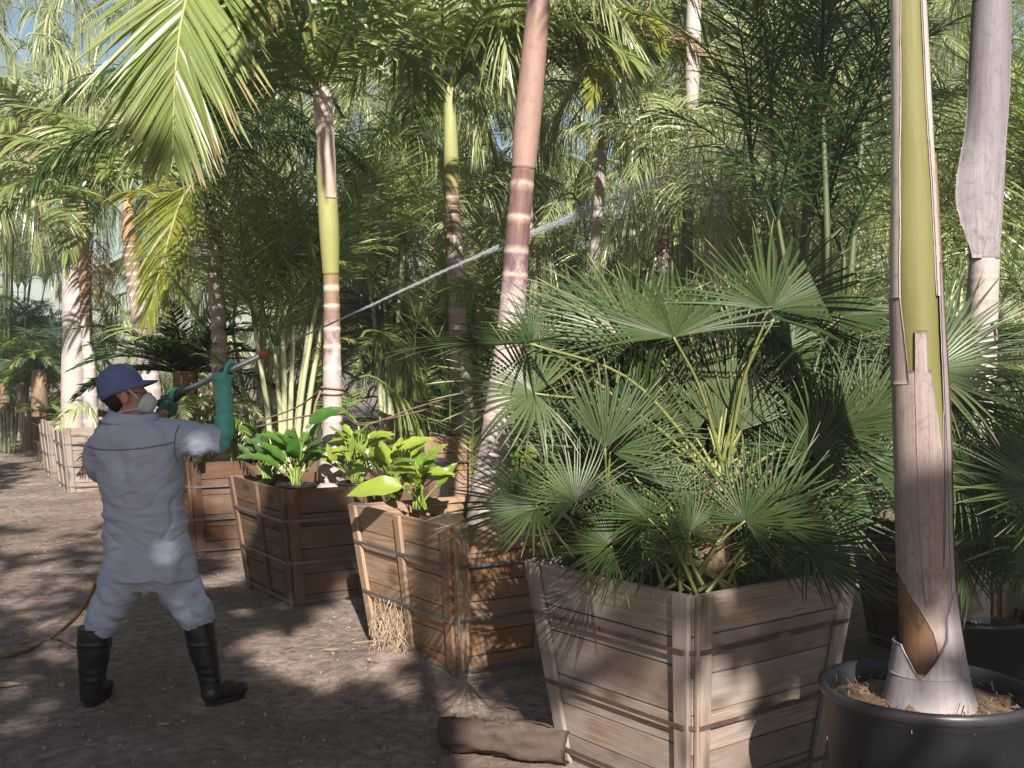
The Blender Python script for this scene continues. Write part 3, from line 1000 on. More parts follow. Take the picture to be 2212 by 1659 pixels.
# ------------------------------------------------------------------ cane clumps
def cane_clump(label, x, y, d, n, spread, height, mat='fine', nf=4, group='clumps of cane palm', stem='cane'):
    b = at(x, y, d)
    b.z = 0
    t = thing('cane_palm', label, 'palm', b, group)
    for i in range(n):
        a = rng.uniform(0, 6.28)
        lean = rng.uniform(.1, 1) * spread
        h = height * rng.uniform(.7, 1.1)
        p0 = b + Vector((math.cos(a) * .1, math.sin(a) * .1, 0))
        p2 = b + Vector((math.cos(a) * lean, math.sin(a) * lean * .7, h))
        p1 = p0.lerp(p2, .5) + Vector((math.cos(a) * -.06, 0, .1))
        P = [(*p0, .032), (*p1, .026), (*p2, .015)]
        trunk_mb(P, ring_list(h, .05, .8, .16), 8, .05, 0).build('cane', stem, t)
        put_fronds(t, p2 - Vector((0, 0, .05)), [(('cane', 'cane', 'cane')[k % 3], mat, math.degrees(a) + k * 137 + rng.uniform(-20, 20), rng.uniform(.75, 1.1), 0) for k in range(nf)])
    return t


cane_clump('pale stemmed cane clump just right of the spray nozzle', 615, 1000, 9.6, 7, .55, 2.3, 'fine', 5)
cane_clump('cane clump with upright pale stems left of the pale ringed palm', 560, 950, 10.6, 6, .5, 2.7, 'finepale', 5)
cane_clump('thin cane clump between the ringed palm and the second row palm', 850, 950, 11.6, 6, .6, 2.9, 'fine', 5)
cane_clump('white stemmed cane clump right of the second row palm', 1040, 900, 12.0, 5, .5, 2.2, 'finepale', 4)
cane_clump('thin cane clump under the golden crown', 1355, 900, 12.4, 5, .5, 2.4, 'fine', 4)
cane_clump('tall dark cane clump against the sky at the upper right', 1690, 950, 8.2, 7, .55, 3.7, 'dark', 4, stem='stem_dark')  # dark leaf colour stands for the shade that makes it a silhouette
cane_clump('dark cane clump nearest the big peeling trunk on its left', 1800, 950, 7.4, 6, .40, 3.4, 'dark', 4, stem='stem_dark')  # shade of this clump put into its dark leaf colour too
cane_clump('sunlit cane clump behind the right side fan leaves', 1740, 950, 10.5, 7, .7, 2.6, 'finepale', 5)
cane_clump('cane clump at the right edge behind the grey sheathed palm', 2230, 950, 8.0, 7, .6, 2.8, 'fine', 6)
cane_clump('cane clump between the two big right hand trunks', 2060, 950, 9.0, 7, .6, 2.9, 'finepale', 5)
cane_clump('cane clump high at the left edge above the pale pair', 20, 900, 21.5, 6, .8, 5.2, 'fine', 8, stem='stem_dark')
cane_clump('bushy palm clump closing the view far beyond the left boxes', 40, 900, 26.0, 9, 1.6, 4.6, 'fine', 9, stem='stem_dark')


# ------------------------------------------------------------------ low palms and shrubs
def tuft(name, label, cat, p, kind, mats, n, sc, stem=None, smat='fibre', group=None):
    t = thing(name, label, cat, p, group)
    hub = Vector(p)
    if stem:
        h, r0, r1 = stem
        trunk_mb([(*p, r0), (p[0], p[1], p[2] + h * .5, r0 * .95), (p[0], p[1], p[2] + h, r1)], (), 14, .03, .25).build('trunk', smat, t)
        hub.z += h - .03
    put_fronds(t, hub, [(kind, mats[i % len(mats)], i * 137.5 + rng.uniform(-15, 15), sc * rng.uniform(.8, 1.15), rng.uniform(-25, 12)) for i in range(n)])
    return t


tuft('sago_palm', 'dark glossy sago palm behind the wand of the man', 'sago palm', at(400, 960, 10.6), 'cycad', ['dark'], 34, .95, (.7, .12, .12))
tuft('feather_palm', 'small bright fern leaved palm under the wand', 'palm', at(428, 985, 9.3), 'fern', ['finepale', 'lime'], 12, .8, (.35, .03, .02))
tuft('date_palm', 'shaggy pygmy date palm at the far left with dark stem', 'palm', at(85, 900, 17.4), 'date', ['fine', 'blue'], 46, .95, (.75, .12, .10))
tuft('date_palm', 'pygmy date palm at the left edge', 'palm', at(10, 885, 19.5), 'date', ['fine', 'dark'], 40, 1.1, (.8, .1, .10))
tuft('date_palm', 'low pygmy date palm left of the pale pair', 'palm', at(50, 890, 18.4), 'date', ['dark', 'fine'], 40, .9, (.5, .1, .10))
tuft('grass_shrub', 'blue grey feathery shrub far left under the drooping fronds', 'shrub', at(65, 760, 22.0), 'date', ['blue'], 60, 1.9)
tuft('grass_shrub', 'lime green feathery shrub below the blue grey one', 'shrub', at(60, 830, 20.0), 'date', ['lime'], 60, 1.5)
tuft('date_palm', 'date palm with thick fibrous trunk behind the leafy pots', 'palm', at(905, 950, 12.6), 'date', ['fine', 'blue'], 56, 1.25, (.85, .24, .22))
tuft('date_palm', 'date palm with slim fibrous trunk left of the thick one', 'palm', at(858, 960, 12.0), 'date', ['fine', 'dark'], 46, 1.2, (1.1, .12, .12))
tuft('date_palm', 'feathery date palm behind the edge-on fan leaf', 'palm', at(1010, 900, 13.2), 'date', ['fine', 'blue'], 56, 1.3, (.9, .14, .12))
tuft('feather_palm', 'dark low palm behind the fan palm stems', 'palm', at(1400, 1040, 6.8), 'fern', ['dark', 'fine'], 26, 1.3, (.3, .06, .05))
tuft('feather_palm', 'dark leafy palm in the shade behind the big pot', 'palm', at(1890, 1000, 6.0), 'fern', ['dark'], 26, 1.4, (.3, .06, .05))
tuft('feather_palm', 'low palm with arching fronds at the right edge', 'palm', atz(2330, 1150, .72), 'king_arch', ['fine', 'dark'], 12, .42)
tuft('feather_palm', 'small green palm on the rim of the box left of the man', 'palm', at(135, 905, 15.5), 'cycad', ['lime', 'fine'], 14, .3)
tuft('feather_palm', 'low green shrub in the narrow grey box', 'palm', at(95, 895, 17.4), 'cycad', ['fine', 'dark'], 22, .42)
tuft('feather_palm', 'low dark shrub in the shaded third box', 'palm', at(55, 890, 19.6), 'cycad', ['dark', 'fine'], 22, .55)
tuft('feather_palm', 'rounded low shrub over the far box', 'palm', at(20, 880, 23.2), 'cycad', ['dark', 'fine'], 26, .6)
tw, _h = palm('palm seedling with one leaf hanging over the pale box left of the man', [(206, 930, 13.9, 10), (206, 885, 13.9, 8)], 'cane', name='feather_palm', rings=())
custom_frond(tw, [(206, 890, 13.9), (190, 878, 13.8), (160, 885, 13.7), (128, 920, 13.6)], 'finepale', 13, .34, .036, .8, pet=.2, K=5, r0=.010)

# ------------------------------------------------------------------ the far mass of fronds
mass = MB()
far_kinds = ['hang', 'hang', 'hang', 'weep']


def strew(mbx, n, xr, yr, zr, kinds, sc=(.9, 1.5), keep=None):
    c = 0
    while c < n:
        x, y, z = rng.uniform(*xr), rng.uniform(*yr), rng.uniform(*zr)
        x *= y / yr[0]
        if keep and not keep(x, y, z):
            continue
        k = kinds[int(rng.integers(len(kinds)))]
        pr = PROTO[k][int(rng.integers(len(PROTO[k])))]
        s, a, tl = rng.uniform(*sc), rng.uniform(0, 6.28), rng.uniform(-.3, .3)
        Mx = np.array(Matrix.Translation((x, y, z)) @ Matrix.Rotation(a, 4, 'Z') @ Matrix.Rotation(tl, 4, 'Y') @ Matrix.Scale(s, 4))
        mbx.merge(pr, Mx)
        c += 1


def sky_gap(x, y, z):
    px, py = CX + x * FPX / y, HY - (z - EYE) * FPX / y
    for gx, gy, gr in ((1250, 20, 62), (1880, 10, 80), (150, 140, 50), (2090, 10, 45)):
        if (px - gx) ** 2 + ((py - gy - 10) * .9) ** 2 < gr ** 2:
            return False
    if px < 280 and y < 26.5:
        return -120 < py < (440 if y < 22 else 660) and y > 17.5
    if px < (760 if y > 13 else 520) and y < 16.6:
        return False
    return py > -120


strew(mass, 170, (-7.0, 7.2), (13.2, 18.5), (.8, 8.2), far_kinds, (.8, 1.35), sky_gap)
o = mass.build('palm_thicket', 'fine')
tag(o, 'dense sunlit thicket of weeping palm fronds filling the background', 'thicket', kind='stuff')
mass = MB()
strew(mass, 420, (-7.0, 7.2), (13.0, 18.0), (.8, 8.2), far_kinds, (.8, 1.3), sky_gap)
strew(mass, 85, (-2.6, 5.2), (11.7, 13.2), (1.6, 5.6), ['hang', 'hang', 'weep'], (.75, 1.1), sky_gap)
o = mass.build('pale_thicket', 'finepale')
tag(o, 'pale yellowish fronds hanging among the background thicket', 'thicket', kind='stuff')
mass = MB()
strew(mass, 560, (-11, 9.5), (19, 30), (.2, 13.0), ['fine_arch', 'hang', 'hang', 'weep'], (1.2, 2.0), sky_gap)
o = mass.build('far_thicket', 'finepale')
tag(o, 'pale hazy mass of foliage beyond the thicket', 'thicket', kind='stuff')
mass = MB()
strew(mass, 150, (-4.2, 5.4), (9.8, 13.0), (.4, 2.6), ['cane', 'hang', 'date', 'fern', 'cane'], (.8, 1.2), lambda x, y, z: x > -.25 * y)
o = mass.build('undergrowth', 'fine')
tag(o, 'tangled green undergrowth between the trunks', 'undergrowth', kind='stuff')

# ------------------------------------------------------------------ near palm in the pot
tn = thing('palm_tree', 'near palm with yellow green shaft and peeling grey sheaths in the big black pot', 'palm', (PC.x, PC.y, .55), 'palms of the grove')
near_rows = [(2007, 1520, 3.62, 126), (2004, 1380, 3.62, 114), (1996, 1200, 3.62, 104), (1988, 900, 3.62, 103), (1978, 640, 3.62, 94), (1970, 300, 3.62, 74), (1961, 0, 3.62, 62), (1950, -250, 3.62, 54), (1940, -600, 3.62, 48), (1925, -1100, 3.62, 36)]
NP = px_path(near_rows)
trunk_mb(NP, (), 32, .02, .05).build('trunk', 'shaft_olive', tn)
NC = curve(NP, 240)
NYS = np.interp(np.linspace(0, len(near_rows) - 1, 240), np.arange(len(near_rows)), [q[1] for q in near_rows])


def nsheath(y0, y1, a0, a1, dr, mat, seed, na=20, amp=.15, flare=None, thick=.006):
    i0, i1 = int(np.argmin(abs(NYS - y0))), int(np.argmin(abs(NYS - y1)))
    C = NC[i0:i1 + 1]
    m = len(C)
    if callable(dr):
        dr = np.array([dr(y) for y in NYS[i0:i1 + 1]])
    u = np.linspace(0, 1, m)
    mb = MB()
    shell(mb, C[:, :3], C[:, 3] + dr, np.interp(u, np.linspace(0, 1, len(a0)), a0), np.interp(u, np.linspace(0, 1, len(a1)), a1), thick, na, amp, seed, flare=flare)
    return mb.build('sheath', mat, tn)


# angle 0 faces the camera; positive turns to the right in the picture
SGN = 1.0
def skirt(y):
    return .012 + .050 * max(0.0, (y - 1250) / 285.0) ** 2.4


nsheath(1532, 1180, [-3.0, -3.0], [3.0, 3.0], .003, 'sheath_orange', 1.0, 40, .03)
nsheath(1400, 1190, [.0, -.12, -.5, -1.1, -2.2], [3.05, 3.05, 3.05], .007, 'sheath_brown', 2.0, 40, .04)
nsheath(1225, 800, [-3.05, -3.05], [.30, .42, .5, .30, .1], .009, 'sheath_brown', 3.0, 34, .06)
nsheath(1215, 820, [.36, .50, .55, .62, .8], [3.0, 3.0, 3.0], .010, 'sheath_grey', 4.0, 28, .06)
nsheath(830, 640, [-2.9, -2.4, -2.2], [-.70, -.85, -1.0], .0115, 'sheath_brown', 5.0, 18, .06)
nsheath(1290, 715, [-.34, -.46, -.5, -.48, -.42], [-.30, -.16, -.1, -.02, .0], .0125, 'sheath_brown', 7.0, 12, .04)
nsheath(1330, 560, [.62, .66, .70, .72, .80], [1.15, 1.1, 1.05, 1.1, 1.2], .013, 'sheath_grey', 8.0, 12, .10)
nsheath(1300, 330, [1.12, 1.05, 1.0, 1.05, 1.15], [2.5, 2.4, 2.1, 1.9, 1.7], .017, 'sheath_orange', 9.0, 16, .05)
nsheath(830, -120, [-1.9, -1.8, -1.75, -1.7, -1.6], [-1.05, -1.0, -.95, -.85, -.6], .010, 'trunk_pale', 11.0, 14, .08)
nsheath(640, -150, [.60, .62, .5, .5, .25], [1.7, 1.7, 1.6, 1.6, 1.6], .0105, 'trunk_pale', 13.0, 16, .08)
# torn pale skirt at the foot: collar all round, tall right flap, short left flap
nsheath(1536, 1438, [-3.1, -3.1], [3.1, 3.1], skirt, 'sheath_grey', 15.0, 50, .02)
nsheath(1446, 1262, [-.55, -.18, .22, .30, .72], [3.0, 2.7, 2.3, 1.7, 1.3], lambda y: skirt(y) + .003, 'sheath_grey', 15.3, 26, .10)
nsheath(1446, 1380, [-2.7, -2.6, -2.3], [-.55, -.85, -1.2], lambda y: skirt(y) + .003, 'sheath_grey', 17.0, 20, .06)
put_fronds(tn, Vector(NP[-1][:3]), crown_spec(['king_up'], 'king', 7, 1.0))
# chips and straw on the pot soil
lit = MB()
for i in range(260):
    a, rr = rng.uniform(0, 6.28), .30 * math.sqrt(rng.uniform(.1, 1))
    p = np.array([PC.x + rr * math.cos(a), PC.y + rr * math.sin(a), .57 + rng.uniform(0, .012)])
    d = nrm(np.array([rng.normal(), rng.normal(), rng.normal() * .35]))
    L = rng.uniform(.01, .05)
    strips(lit, np.stack([p, p + d * L])[None], np.broadcast_to(nrm(np.cross(d, [0, .3, 1.0])), (1, 2, 3)), np.full((1, 2), rng.uniform(.002, .007)))
o = lit.build('mulch', 'twig')
tag(o, 'straw and bark chips on the soil of the big pot', 'mulch', kind='stuff')

# m: grey sheathed palm behind the pot
tm, hm = palm('tall palm with grey mauve sheath curling open behind the big pot',
              [(2096, 1420, 5.6, 84), (2098, 1200, 5.6, 78), (2112, 900, 5.6, 68), (2122, 700, 5.6, 62), (2126, 560, 5.6, 62)], 'trunk_pale',
              [(2126, 562, 5.6, 62), (2130, 400, 5.6, 74), (2136, 200, 5.6, 76), (2142, 0, 5.6, 66), (2146, -200, 5.6, 50), (2148, -350, 5.6, 40)], 'sheath_mauve_shaded', ringgap=.16, seg=26,
              spec=crown_spec(['king_up', 'king_arch'], 'king', 9, 1.15))
mb = MB()
CM = curve(px_path([(2128, 560, 5.6, 70), (2130, 400, 5.6, 82), (2136, 200, 5.6, 84), (2142, 0, 5.6, 74)]), 60)
shell(mb, CM[:, :3], CM[:, 3] + .006, np.linspace(-1.0, -1.9, 60), np.interp(np.linspace(0, 1, 60), [0, .4, 1], [-.55, .5, 1.2]), .006, 22, .12, 21.0,
      flare=lambda v, u: .085 * (1 - u) ** 2 * np.exp(-((v - .27) / .22) ** 2) + .0 * v)
mb.build('sheath', 'sheath_mauve_shaded', tm)
pot('black nursery pot in deep shade under the grey sheathed palm', Vector((at(2096, 1420, 5.6).x, 5.6, 0)), .3, .42, soilz=.05)


# ------------------------------------------------------------------ fan palms
def fan_mb(seed, n=34, Rr=.45, spread=250, split=.5, cup=.25, droop=.15, fold=.5, jit=.03):
    g = np.random.default_rng(seed)
    a = np.radians(np.linspace(-spread / 2, spread / 2, n)) + g.normal(0, jit * .4, n)
    da = np.radians(spread) / n
    K = 8
    s = np.linspace(0.02, 1, K)
    rad = Rr * (.74 + .26 * np.cos(a * .72)) * g.uniform(.8, 1.08, n)
    dirs = np.stack([np.cos(a), np.sin(a), np.zeros(n)], 1)
    lat = np.stack([-np.sin(a), np.cos(a), np.zeros(n)], 1)
    bend = g.normal(0, .055, n)
    P = dirs[:, None] * (rad[:, None] * s)[..., None]
    P = P + lat[:, None] * (rad[:, None] * bend[:, None] * np.clip(s - split, 0, 1) ** 1.5 * 3)[..., None]
    z = cup * rad[:, None] * s[None] * (np.abs(a) / np.radians(spread / 2))[:, None] ** 1.5 * .6 - (droop * g.uniform(.3, 1.8, n))[:, None] * rad[:, None] * np.clip(s - .45, 0, 1)[None] ** 2 * 2.0
    P[..., 2] += z
    # edge segments of the blade also sweep back a little
    wfull = rad[:, None] * s[None] * da * .97
    wsplit = rad[:, None] * split * da * .97
    taper = np.clip((1 - s) / (1 - split), 0, 1) ** .8
    w = np.where(s[None] <= split, wfull, wsplit * taper[None] + .0012)
    w = np.minimum(w, .0155)
    B = np.broadcast_to(lat[:, None], P.shape)
    N = np.broadcast_to(np.array([0, 0, 1.0]), P.shape)
    mb = MB()
    strips(mb, P, B, w, N, fold, g.random(n))
    return mb


FANS = [fan_mb(1, 40, .45, 240, .34, .3, .16, .9), fan_mb(2, 36, .45, 205, .34, .35, .08, .9), fan_mb(3, 42, .45, 270, .36, .2, .25, .9), fan_mb(4, 24, .45, 95, .52, .15, .05, .8), fan_mb(5, 34, .45, 190, .32, .4, .3, .9)]
_fm = {}


def fan_leaf(parent, hub, axis, normal, Rr, kind, mat, root=None, pr=.0055, name='fan_leaf'):
    key = (kind, mat)
    if key not in _fm:
        _fm[key] = FANS[kind].mesh('fan_leaf', mat)
    ax = Vector(axis).normalized()
    nm = Vector(normal)
    nm = (nm - ax * nm.dot(ax)).normalized()
    sd = nm.cross(ax)
    o = bpy.data.objects.new(name, _fm[key])
    COL.objects.link(o)
    o.parent = parent
    sc = Rr / .45
    rot = Matrix((ax, sd, nm)).transposed().to_4x4()
    o.matrix_local = Matrix.Translation(Vector(hub) - parent_origin(parent)) @ rot @ Matrix.Scale(sc, 4)
    if root is not None:
        root = Vector(root)
        L = (Vector(hub) - root).length
        c1 = root.lerp(Vector(hub), .55) + Vector((0, 0, .10 * L)) - ax * .04 * L
        C = curve([tuple(root), tuple(c1), tuple(hub)], 12)
        mb = MB()
        tube(mb, C, np.linspace(pr * 1.6, pr * .7, 12), 6)
        mb.build('petiole', 'petiole', parent)
    return o


bA = BOX['A'][0]
tf = thing('fan_palm', 'clumping fan palm with many stiff leaves filling the nearest box', 'fan palm', (bA[0], bA[1], .74), 'fan palms')
SD = 4.40      # depth of the main stem
root = at(1545, 1055, SD)
trunk_mb([(*at(1520, 1300, SD), .075), (*at(1535, 1180, SD), .085), (*at(1545, 1085, SD), .07), (*at(1546, 1040, SD), .04)], (), 16, .02, .35).build('trunk', 'fibre', tf)
# hairy leaf bases
hb_ = MB()
for i in range(240):
    u = rng.uniform(0, 1)
    p = np.array(at(1520 + 25 * u, 1290 - 240 * u, SD)) + rng.normal(0, .03, 3)
    d = nrm(np.array([rng.normal(), rng.normal() - .6, rng.uniform(.2, 1.6)]))
    L = rng.uniform(.05, .14)
    strips(hb_, np.stack([p, p + d * L * .5, p + d * L + [0, 0, -.01]])[None], np.broadcast_to(nrm(np.cross(d, [.3, 1, .2])), (1, 3, 3)), np.array([[.012, .009, .001]]) * rng.uniform(.4, 1.4))
hb_.build('fibre', 'twig', tf)


def vec(dx, dy, dd=0.0):
    """direction from picture direction (x right, y down) and depth"""
    return Vector((dx, dd, -dy))


root2 = at(1310, 1250, 4.35)
root3 = at(1660, 1230, 4.45)
root4 = at(1500, 1265, 4.2)
FL = [
    # hub px, py, depth, axis(dx,dy,dd), normal(x,y,z), R, kind, mat, root
    (1455, 728, 4.1, (-.25, -.62, .7), (.1, -.75, .6), .52, 1, 'fan', root),
    (1375, 735, 4.5, (-.75, -.75, .5), (.3, -.8, .5), .54, 1, 'fanpale', root),
    (1665, 668, 4.2, (.35, -.8, .5), (-.2, -.7, .6), .50, 1, 'fan', root),
    (1672, 690, 4.15, (1.0, .1, .3), (-.1, -.4, .9), .42, 4, 'fan', root),
    (1590, 742, 4.5, (.25, -1, .2), (0, -1, .3), .30, 3, 'fanpale', root),
    (1145, 742, 3.9, (-1, .0, -.1), (.0, -.16, 1), .50, 1, 'fan', root),
    (1150, 738, 4.0, (.25, -1, .3), (.4, -.6, .4), .22, 4, 'fan', root),
    (1155, 850, 3.85, (-.85, -.25, -.25), (.35, -.75, .55), .36, 2, 'fanpale', root),
    (1307, 968, 3.95, (.05, -1, .1), (.1, -.9, .1), .32, 3, 'fan', root2),
    (1318, 975, 4.1, (.35, -1, .2), (-.1, -.9, .3), .34, 1, 'fan', root2),
    (1242, 1082, 3.8, (-.45, -.9, .0), (.3, -.85, .4), .27, 1, 'fanpale', root2),
    (1158, 1092, 3.75, (-1, .05, -.1), (.25, -.55, .8), .37, 1, 'fan', root2),
    (1528, 915, 4.45, (-.1, -1, .05), (0, -1, .2), .30, 3, 'fan', root),
    (1560, 900, 4.6, (.3, -1, .2), (0, -1, .3), .33, 1, 'fan', root),
    (1735, 1180, 4.0, (.9, -.15, -.1), (-.1, -.6, .75), .38, 1, 'fan', root3),
    (1745, 1195, 3.95, (.8, .35, -.2), (.1, -.3, .9), .36, 1, 'fan', root3),
    (1870, 905, 4.5, (.2, -.8, .1), (-.3, -.8, .5), .40, 0, 'fan', root3),
    (1885, 1010, 4.6, (.5, -.6, .2), (-.3, -.8, .5), .38, 0, 'dark', root3),
    (1700, 1010, 4.6, (.35, -.9, .1), (-.2, -.9, .3), .36, 0, 'fan', root3),
    (1490, 1150, 4.1, (-.2, -.8, -.1), (.1, -.6, .8), .25, 2, 'fan', root4),
    (1400, 1120, 4.1, (-.8, -.5, -.1), (.2, -.5, .8), .32, 0, 'fan', root4),
    (1320, 1180, 4.05, (-.6, -.4, -.1), (.2, -.7, .6), .33, 0, 'fan', root2),
    (1610, 1125, 4.1, (.3, -.8, -.1), (0, -.6, .8), .31, 0, 'fan', root4),
    (1660, 1120, 4.1, (.6, -.7, -.1), (-.1, -.8, .6), .38, 1, 'fan', root3),
    (1440, 1080, 4.3, (-.3, -.9, .1), (.1, -.8, .5), .36, 0, 'dark', root4),
    (1690, 1205, 4.1, (.7, -.4, -.2), (0, -.5, .8), .28, 4, 'fan', root3),
    (1260, 1010, 4.5, (-.2, -1, .1), (.1, -.9, .2), .33, 0, 'dark', root2),
    (1790, 1090, 4.7, (.4, -.7, .1), (-.1, -.9, .4), .38, 0, 'dark', root3),
    (1640, 900, 4.8, (.4, -.9, .3), (-.1, -.9, .4), .36, 0, 'dark', root),
    (1380, 880, 4.8, (-.3, -.9, .3), (.1, -.9, .4), .36, 0, 'dark', root),
    (1760, 770, 4.9, (.8, -.6, .2), (-.1, -.8, .6), .42, 1, 'fan', root),
    (1470, 1010, 4.7, (-.5, -.8, .3), (.1, -.9, .4), .32, 0, 'dark', root),
    (1535, 905, 4.42, (-0.07, -1, -.02), (.1, -1, .15), 0.26, 3, 'fanpale', root),
    (1570, 880, 4.42, (0.17, -1, -.02), (.1, -1, .15), 0.3, 3, 'fanpale', root),
    (1552, 930, 4.42, (0.05, -1, -.02), (.1, -1, .15), 0.24, 3, 'fanpale', root),
    (1600, 930, 4.42, (0.37, -1, -.02), (.1, -1, .15), 0.28, 3, 'fanpale', root),
    (1500, 940, 4.42, (-0.30, -1, -.02), (.1, -1, .15), 0.26, 3, 'fanpale', root),
]
for hx, hy2, hd2, ax, nm, Rr, kd, mt, rt in FL:
    fan_leaf(tf, at(hx, hy2, hd2), vec(*ax), nm, Rr, kd, mt, Vector(rt) + Vector(rng.normal(0, .025, 3)))

for i in range(30):
    hx, hy2, hd2 = rng.uniform(1230, 1900), rng.uniform(680, 930), rng.uniform(4.6, 5.15)
    ax = Vector(((hx - 1545) / 220 + rng.normal(0, .2), rng.uniform(-.1, .6), rng.uniform(.3, 1.1)))
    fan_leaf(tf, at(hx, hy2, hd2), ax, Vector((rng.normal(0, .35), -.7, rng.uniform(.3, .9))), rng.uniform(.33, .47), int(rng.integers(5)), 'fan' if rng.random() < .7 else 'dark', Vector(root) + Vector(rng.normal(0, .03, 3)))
for i in range(34):
    hx, hy2 = rng.uniform(1220, 1880), rng.uniform(920, 1140)
    hd2 = rng.uniform(4.15, 4.9) if not 1440 < hx < 1680 or hy2 > 1120 else rng.uniform(4.65, 4.95)
    ax = Vector(((hx - 1540) / 260 + rng.normal(0, .2), rng.normal(0, .3), (1150 - hy2) / 170 + rng.uniform(.35, .9)))
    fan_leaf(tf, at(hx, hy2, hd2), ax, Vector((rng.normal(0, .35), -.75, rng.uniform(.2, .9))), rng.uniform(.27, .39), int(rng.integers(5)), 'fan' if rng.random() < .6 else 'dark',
             Vector((root, root2, root3, root4)[i % 4]) + Vector(rng.normal(0, .03, 3)))
for i in range(12):
    hx = rng.uniform(1340, 1760)
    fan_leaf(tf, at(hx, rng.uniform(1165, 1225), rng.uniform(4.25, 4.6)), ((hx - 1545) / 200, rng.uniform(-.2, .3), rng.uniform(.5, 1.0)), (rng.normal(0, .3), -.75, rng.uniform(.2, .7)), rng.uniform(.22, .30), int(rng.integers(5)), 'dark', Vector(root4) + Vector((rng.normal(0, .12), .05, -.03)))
tf2 = thing('fan_palm', 'shaded fan palm behind the near palm at the right edge', 'fan palm', (2.0, 4.75, .1), 'fan palms')
r5 = at(2290, 1230, 5.0)
trunk_mb([(*at(2290, 1500, 5.0), .05), (*r5, .035)], (), 12, .03, .3).build('trunk', 'fibre', tf2)
for hx, hy2, hd2, ax, nm, Rr, kd, mt in [
    (2010, 800, 4.5, (.9, -.4, -.1), (-.1, -.75, .65), .48, 1, 'fanpale'), (2040, 860, 4.7, (1, -.1, 0), (0, -.5, .8), .46, 1, 'fan'), (2030, 760, 4.9, (.6, -.9, .2), (0, -.8, .6), .46, 1, 'fan'),
    (2060, 1000, 4.5, (.7, .5, -.2), (-.1, -.6, .7), .36, 0, 'fan'), (2250, 1060, 4.3, (-.8, -.2, -.1), (.1, -.7, .6), .42, 1, 'fan'), (2240, 960, 4.7, (-.5, -.8, .1), (.1, -.8, .6), .4, 0, 'dark'),
        (1900, 1080, 4.9, (-.3, -.8, .1), (.1, -.8, .5), .36, 0, 'dark'), (2150, 1100, 4.9, (.2, -.8, .1), (.1, -.8, .5), .36, 0, 'dark')]:
    fan_leaf(tf2, at(hx, hy2, hd2), vec(*ax), nm, Rr, kd, mt, r5)
for i in range(14):  # dark leaves added to stand for the deep shade over the trunk foot
    fan_leaf(tf2, at(rng.uniform(2060, 2240), rng.uniform(960, 1260), rng.uniform(4.5, 5.2)), (rng.normal(-.3, .6), rng.normal(0, .3), rng.uniform(-.3, .8)), (rng.normal(0, .3), -.75, rng.uniform(.3, .8)), rng.uniform(.3, .42), int(rng.integers(5)), 'dark', r5)


# ------------------------------------------------------------------ paddle leaved plants
def paddle_mb(seed, L=.30, W=.13):
    g = np.random.default_rng(seed)
    m, c = 14, 9
    mb = MB()
    u = np.linspace(0, 1, m)
    w = W / 2 * np.sin(np.pi * np.clip(u, 0, 1) ** .75) ** .7
    w[0] = .004
    w[-1] = .001
    v = np.linspace(-1, 1, c)
    bendv = g.uniform(.15, .55)
    X = u * L
    Z = -bendv * L * u ** 2
    V = np.zeros((m, c, 3))
    V[..., 0] = X[:, None]
    V[..., 1] = w[:, None] * v[None]
    ph = g.uniform(0, 6)
    V[..., 2] = Z[:, None] + .30 * w[:, None] * np.abs(v)[None] ** 1.2 + .006 * np.sin(u[:, None] * 17 + ph + v[None] * 2) * np.abs(v)[None]
    mb.add(V, grid_faces(m, c), np.full(m * c, g.random()), np.repeat(u, c))
    # midrib
    tube(mb, np.stack([X, 0 * X, Z - .002], 1), np.linspace(.004, .001, m), 5, .9, 0.0)
    return mb


PAD = [paddle_mb(i) for i in range(5)]
_pm = {}


def paddle_plant(label, p, n, h, sc, mat, spread=.6, group='leafy potted plants', fixed=()):
    t = thing('leafy_plant', label, 'plant', p, group)
    p = Vector(p)
    items = list(fixed)
    n = int(n * 1.8)
    sc *= .62
    h *= .86
    for i in range(n):
        a = i * 137.5 + rng.uniform(-25, 25)
        f = rng.uniform(.15, 1)
        hh = h * rng.uniform(.55, 1.1) * (1.1 - .4 * f)
        hub = p + Vector((math.cos(R(a)) * spread * f * h * .7, math.sin(R(a)) * spread * f * h * .7, hh))
        el = rng.uniform(5, 65)
        d = Vector((math.cos(R(a)) * math.cos(R(el)), math.sin(R(a)) * math.cos(R(el)), math.sin(R(el))))
        items.append((hub, d, Vector((rng.normal() * .3, -.55, 1)), sc * rng.uniform(.75, 1.3), mat))
    for hub, d, nm, s, mt in items:
        k = int(rng.integers(5))
        if (k, mt) not in _pm:
            _pm[(k, mt)] = PAD[k].mesh('leaf', mt)
        d = Vector(d).normalized()
        nm = Vector(nm)
        if abs(nm.normalized().dot(d)) > .97:
            nm = Vector((0, -1, .2))
        nm = (nm - d * nm.dot(d)).normalized()
        o = bpy.data.objects.new('leaf', _pm[(k, mt)])
        COL.objects.link(o)
        o.parent = t
        o.matrix_local = Matrix.Translation(Vector(hub) - p) @ Matrix((d, nm.cross(d), nm)).transposed().to_4x4() @ Matrix.Scale(s, 4)
        mb = MB()
        r0 = p + Vector((rng.normal(0, .02), rng.normal(0, .02), 0))
        mid = r0.lerp(hub, .6) + Vector((0, 0, .05 * h)) - d * .02
        tube(mb, curve([tuple(r0), tuple(mid), tuple(hub)], 8), np.linspace(.007, .004, 8), 5)
        mb.build('stalk', 'stalk', t)
    return t


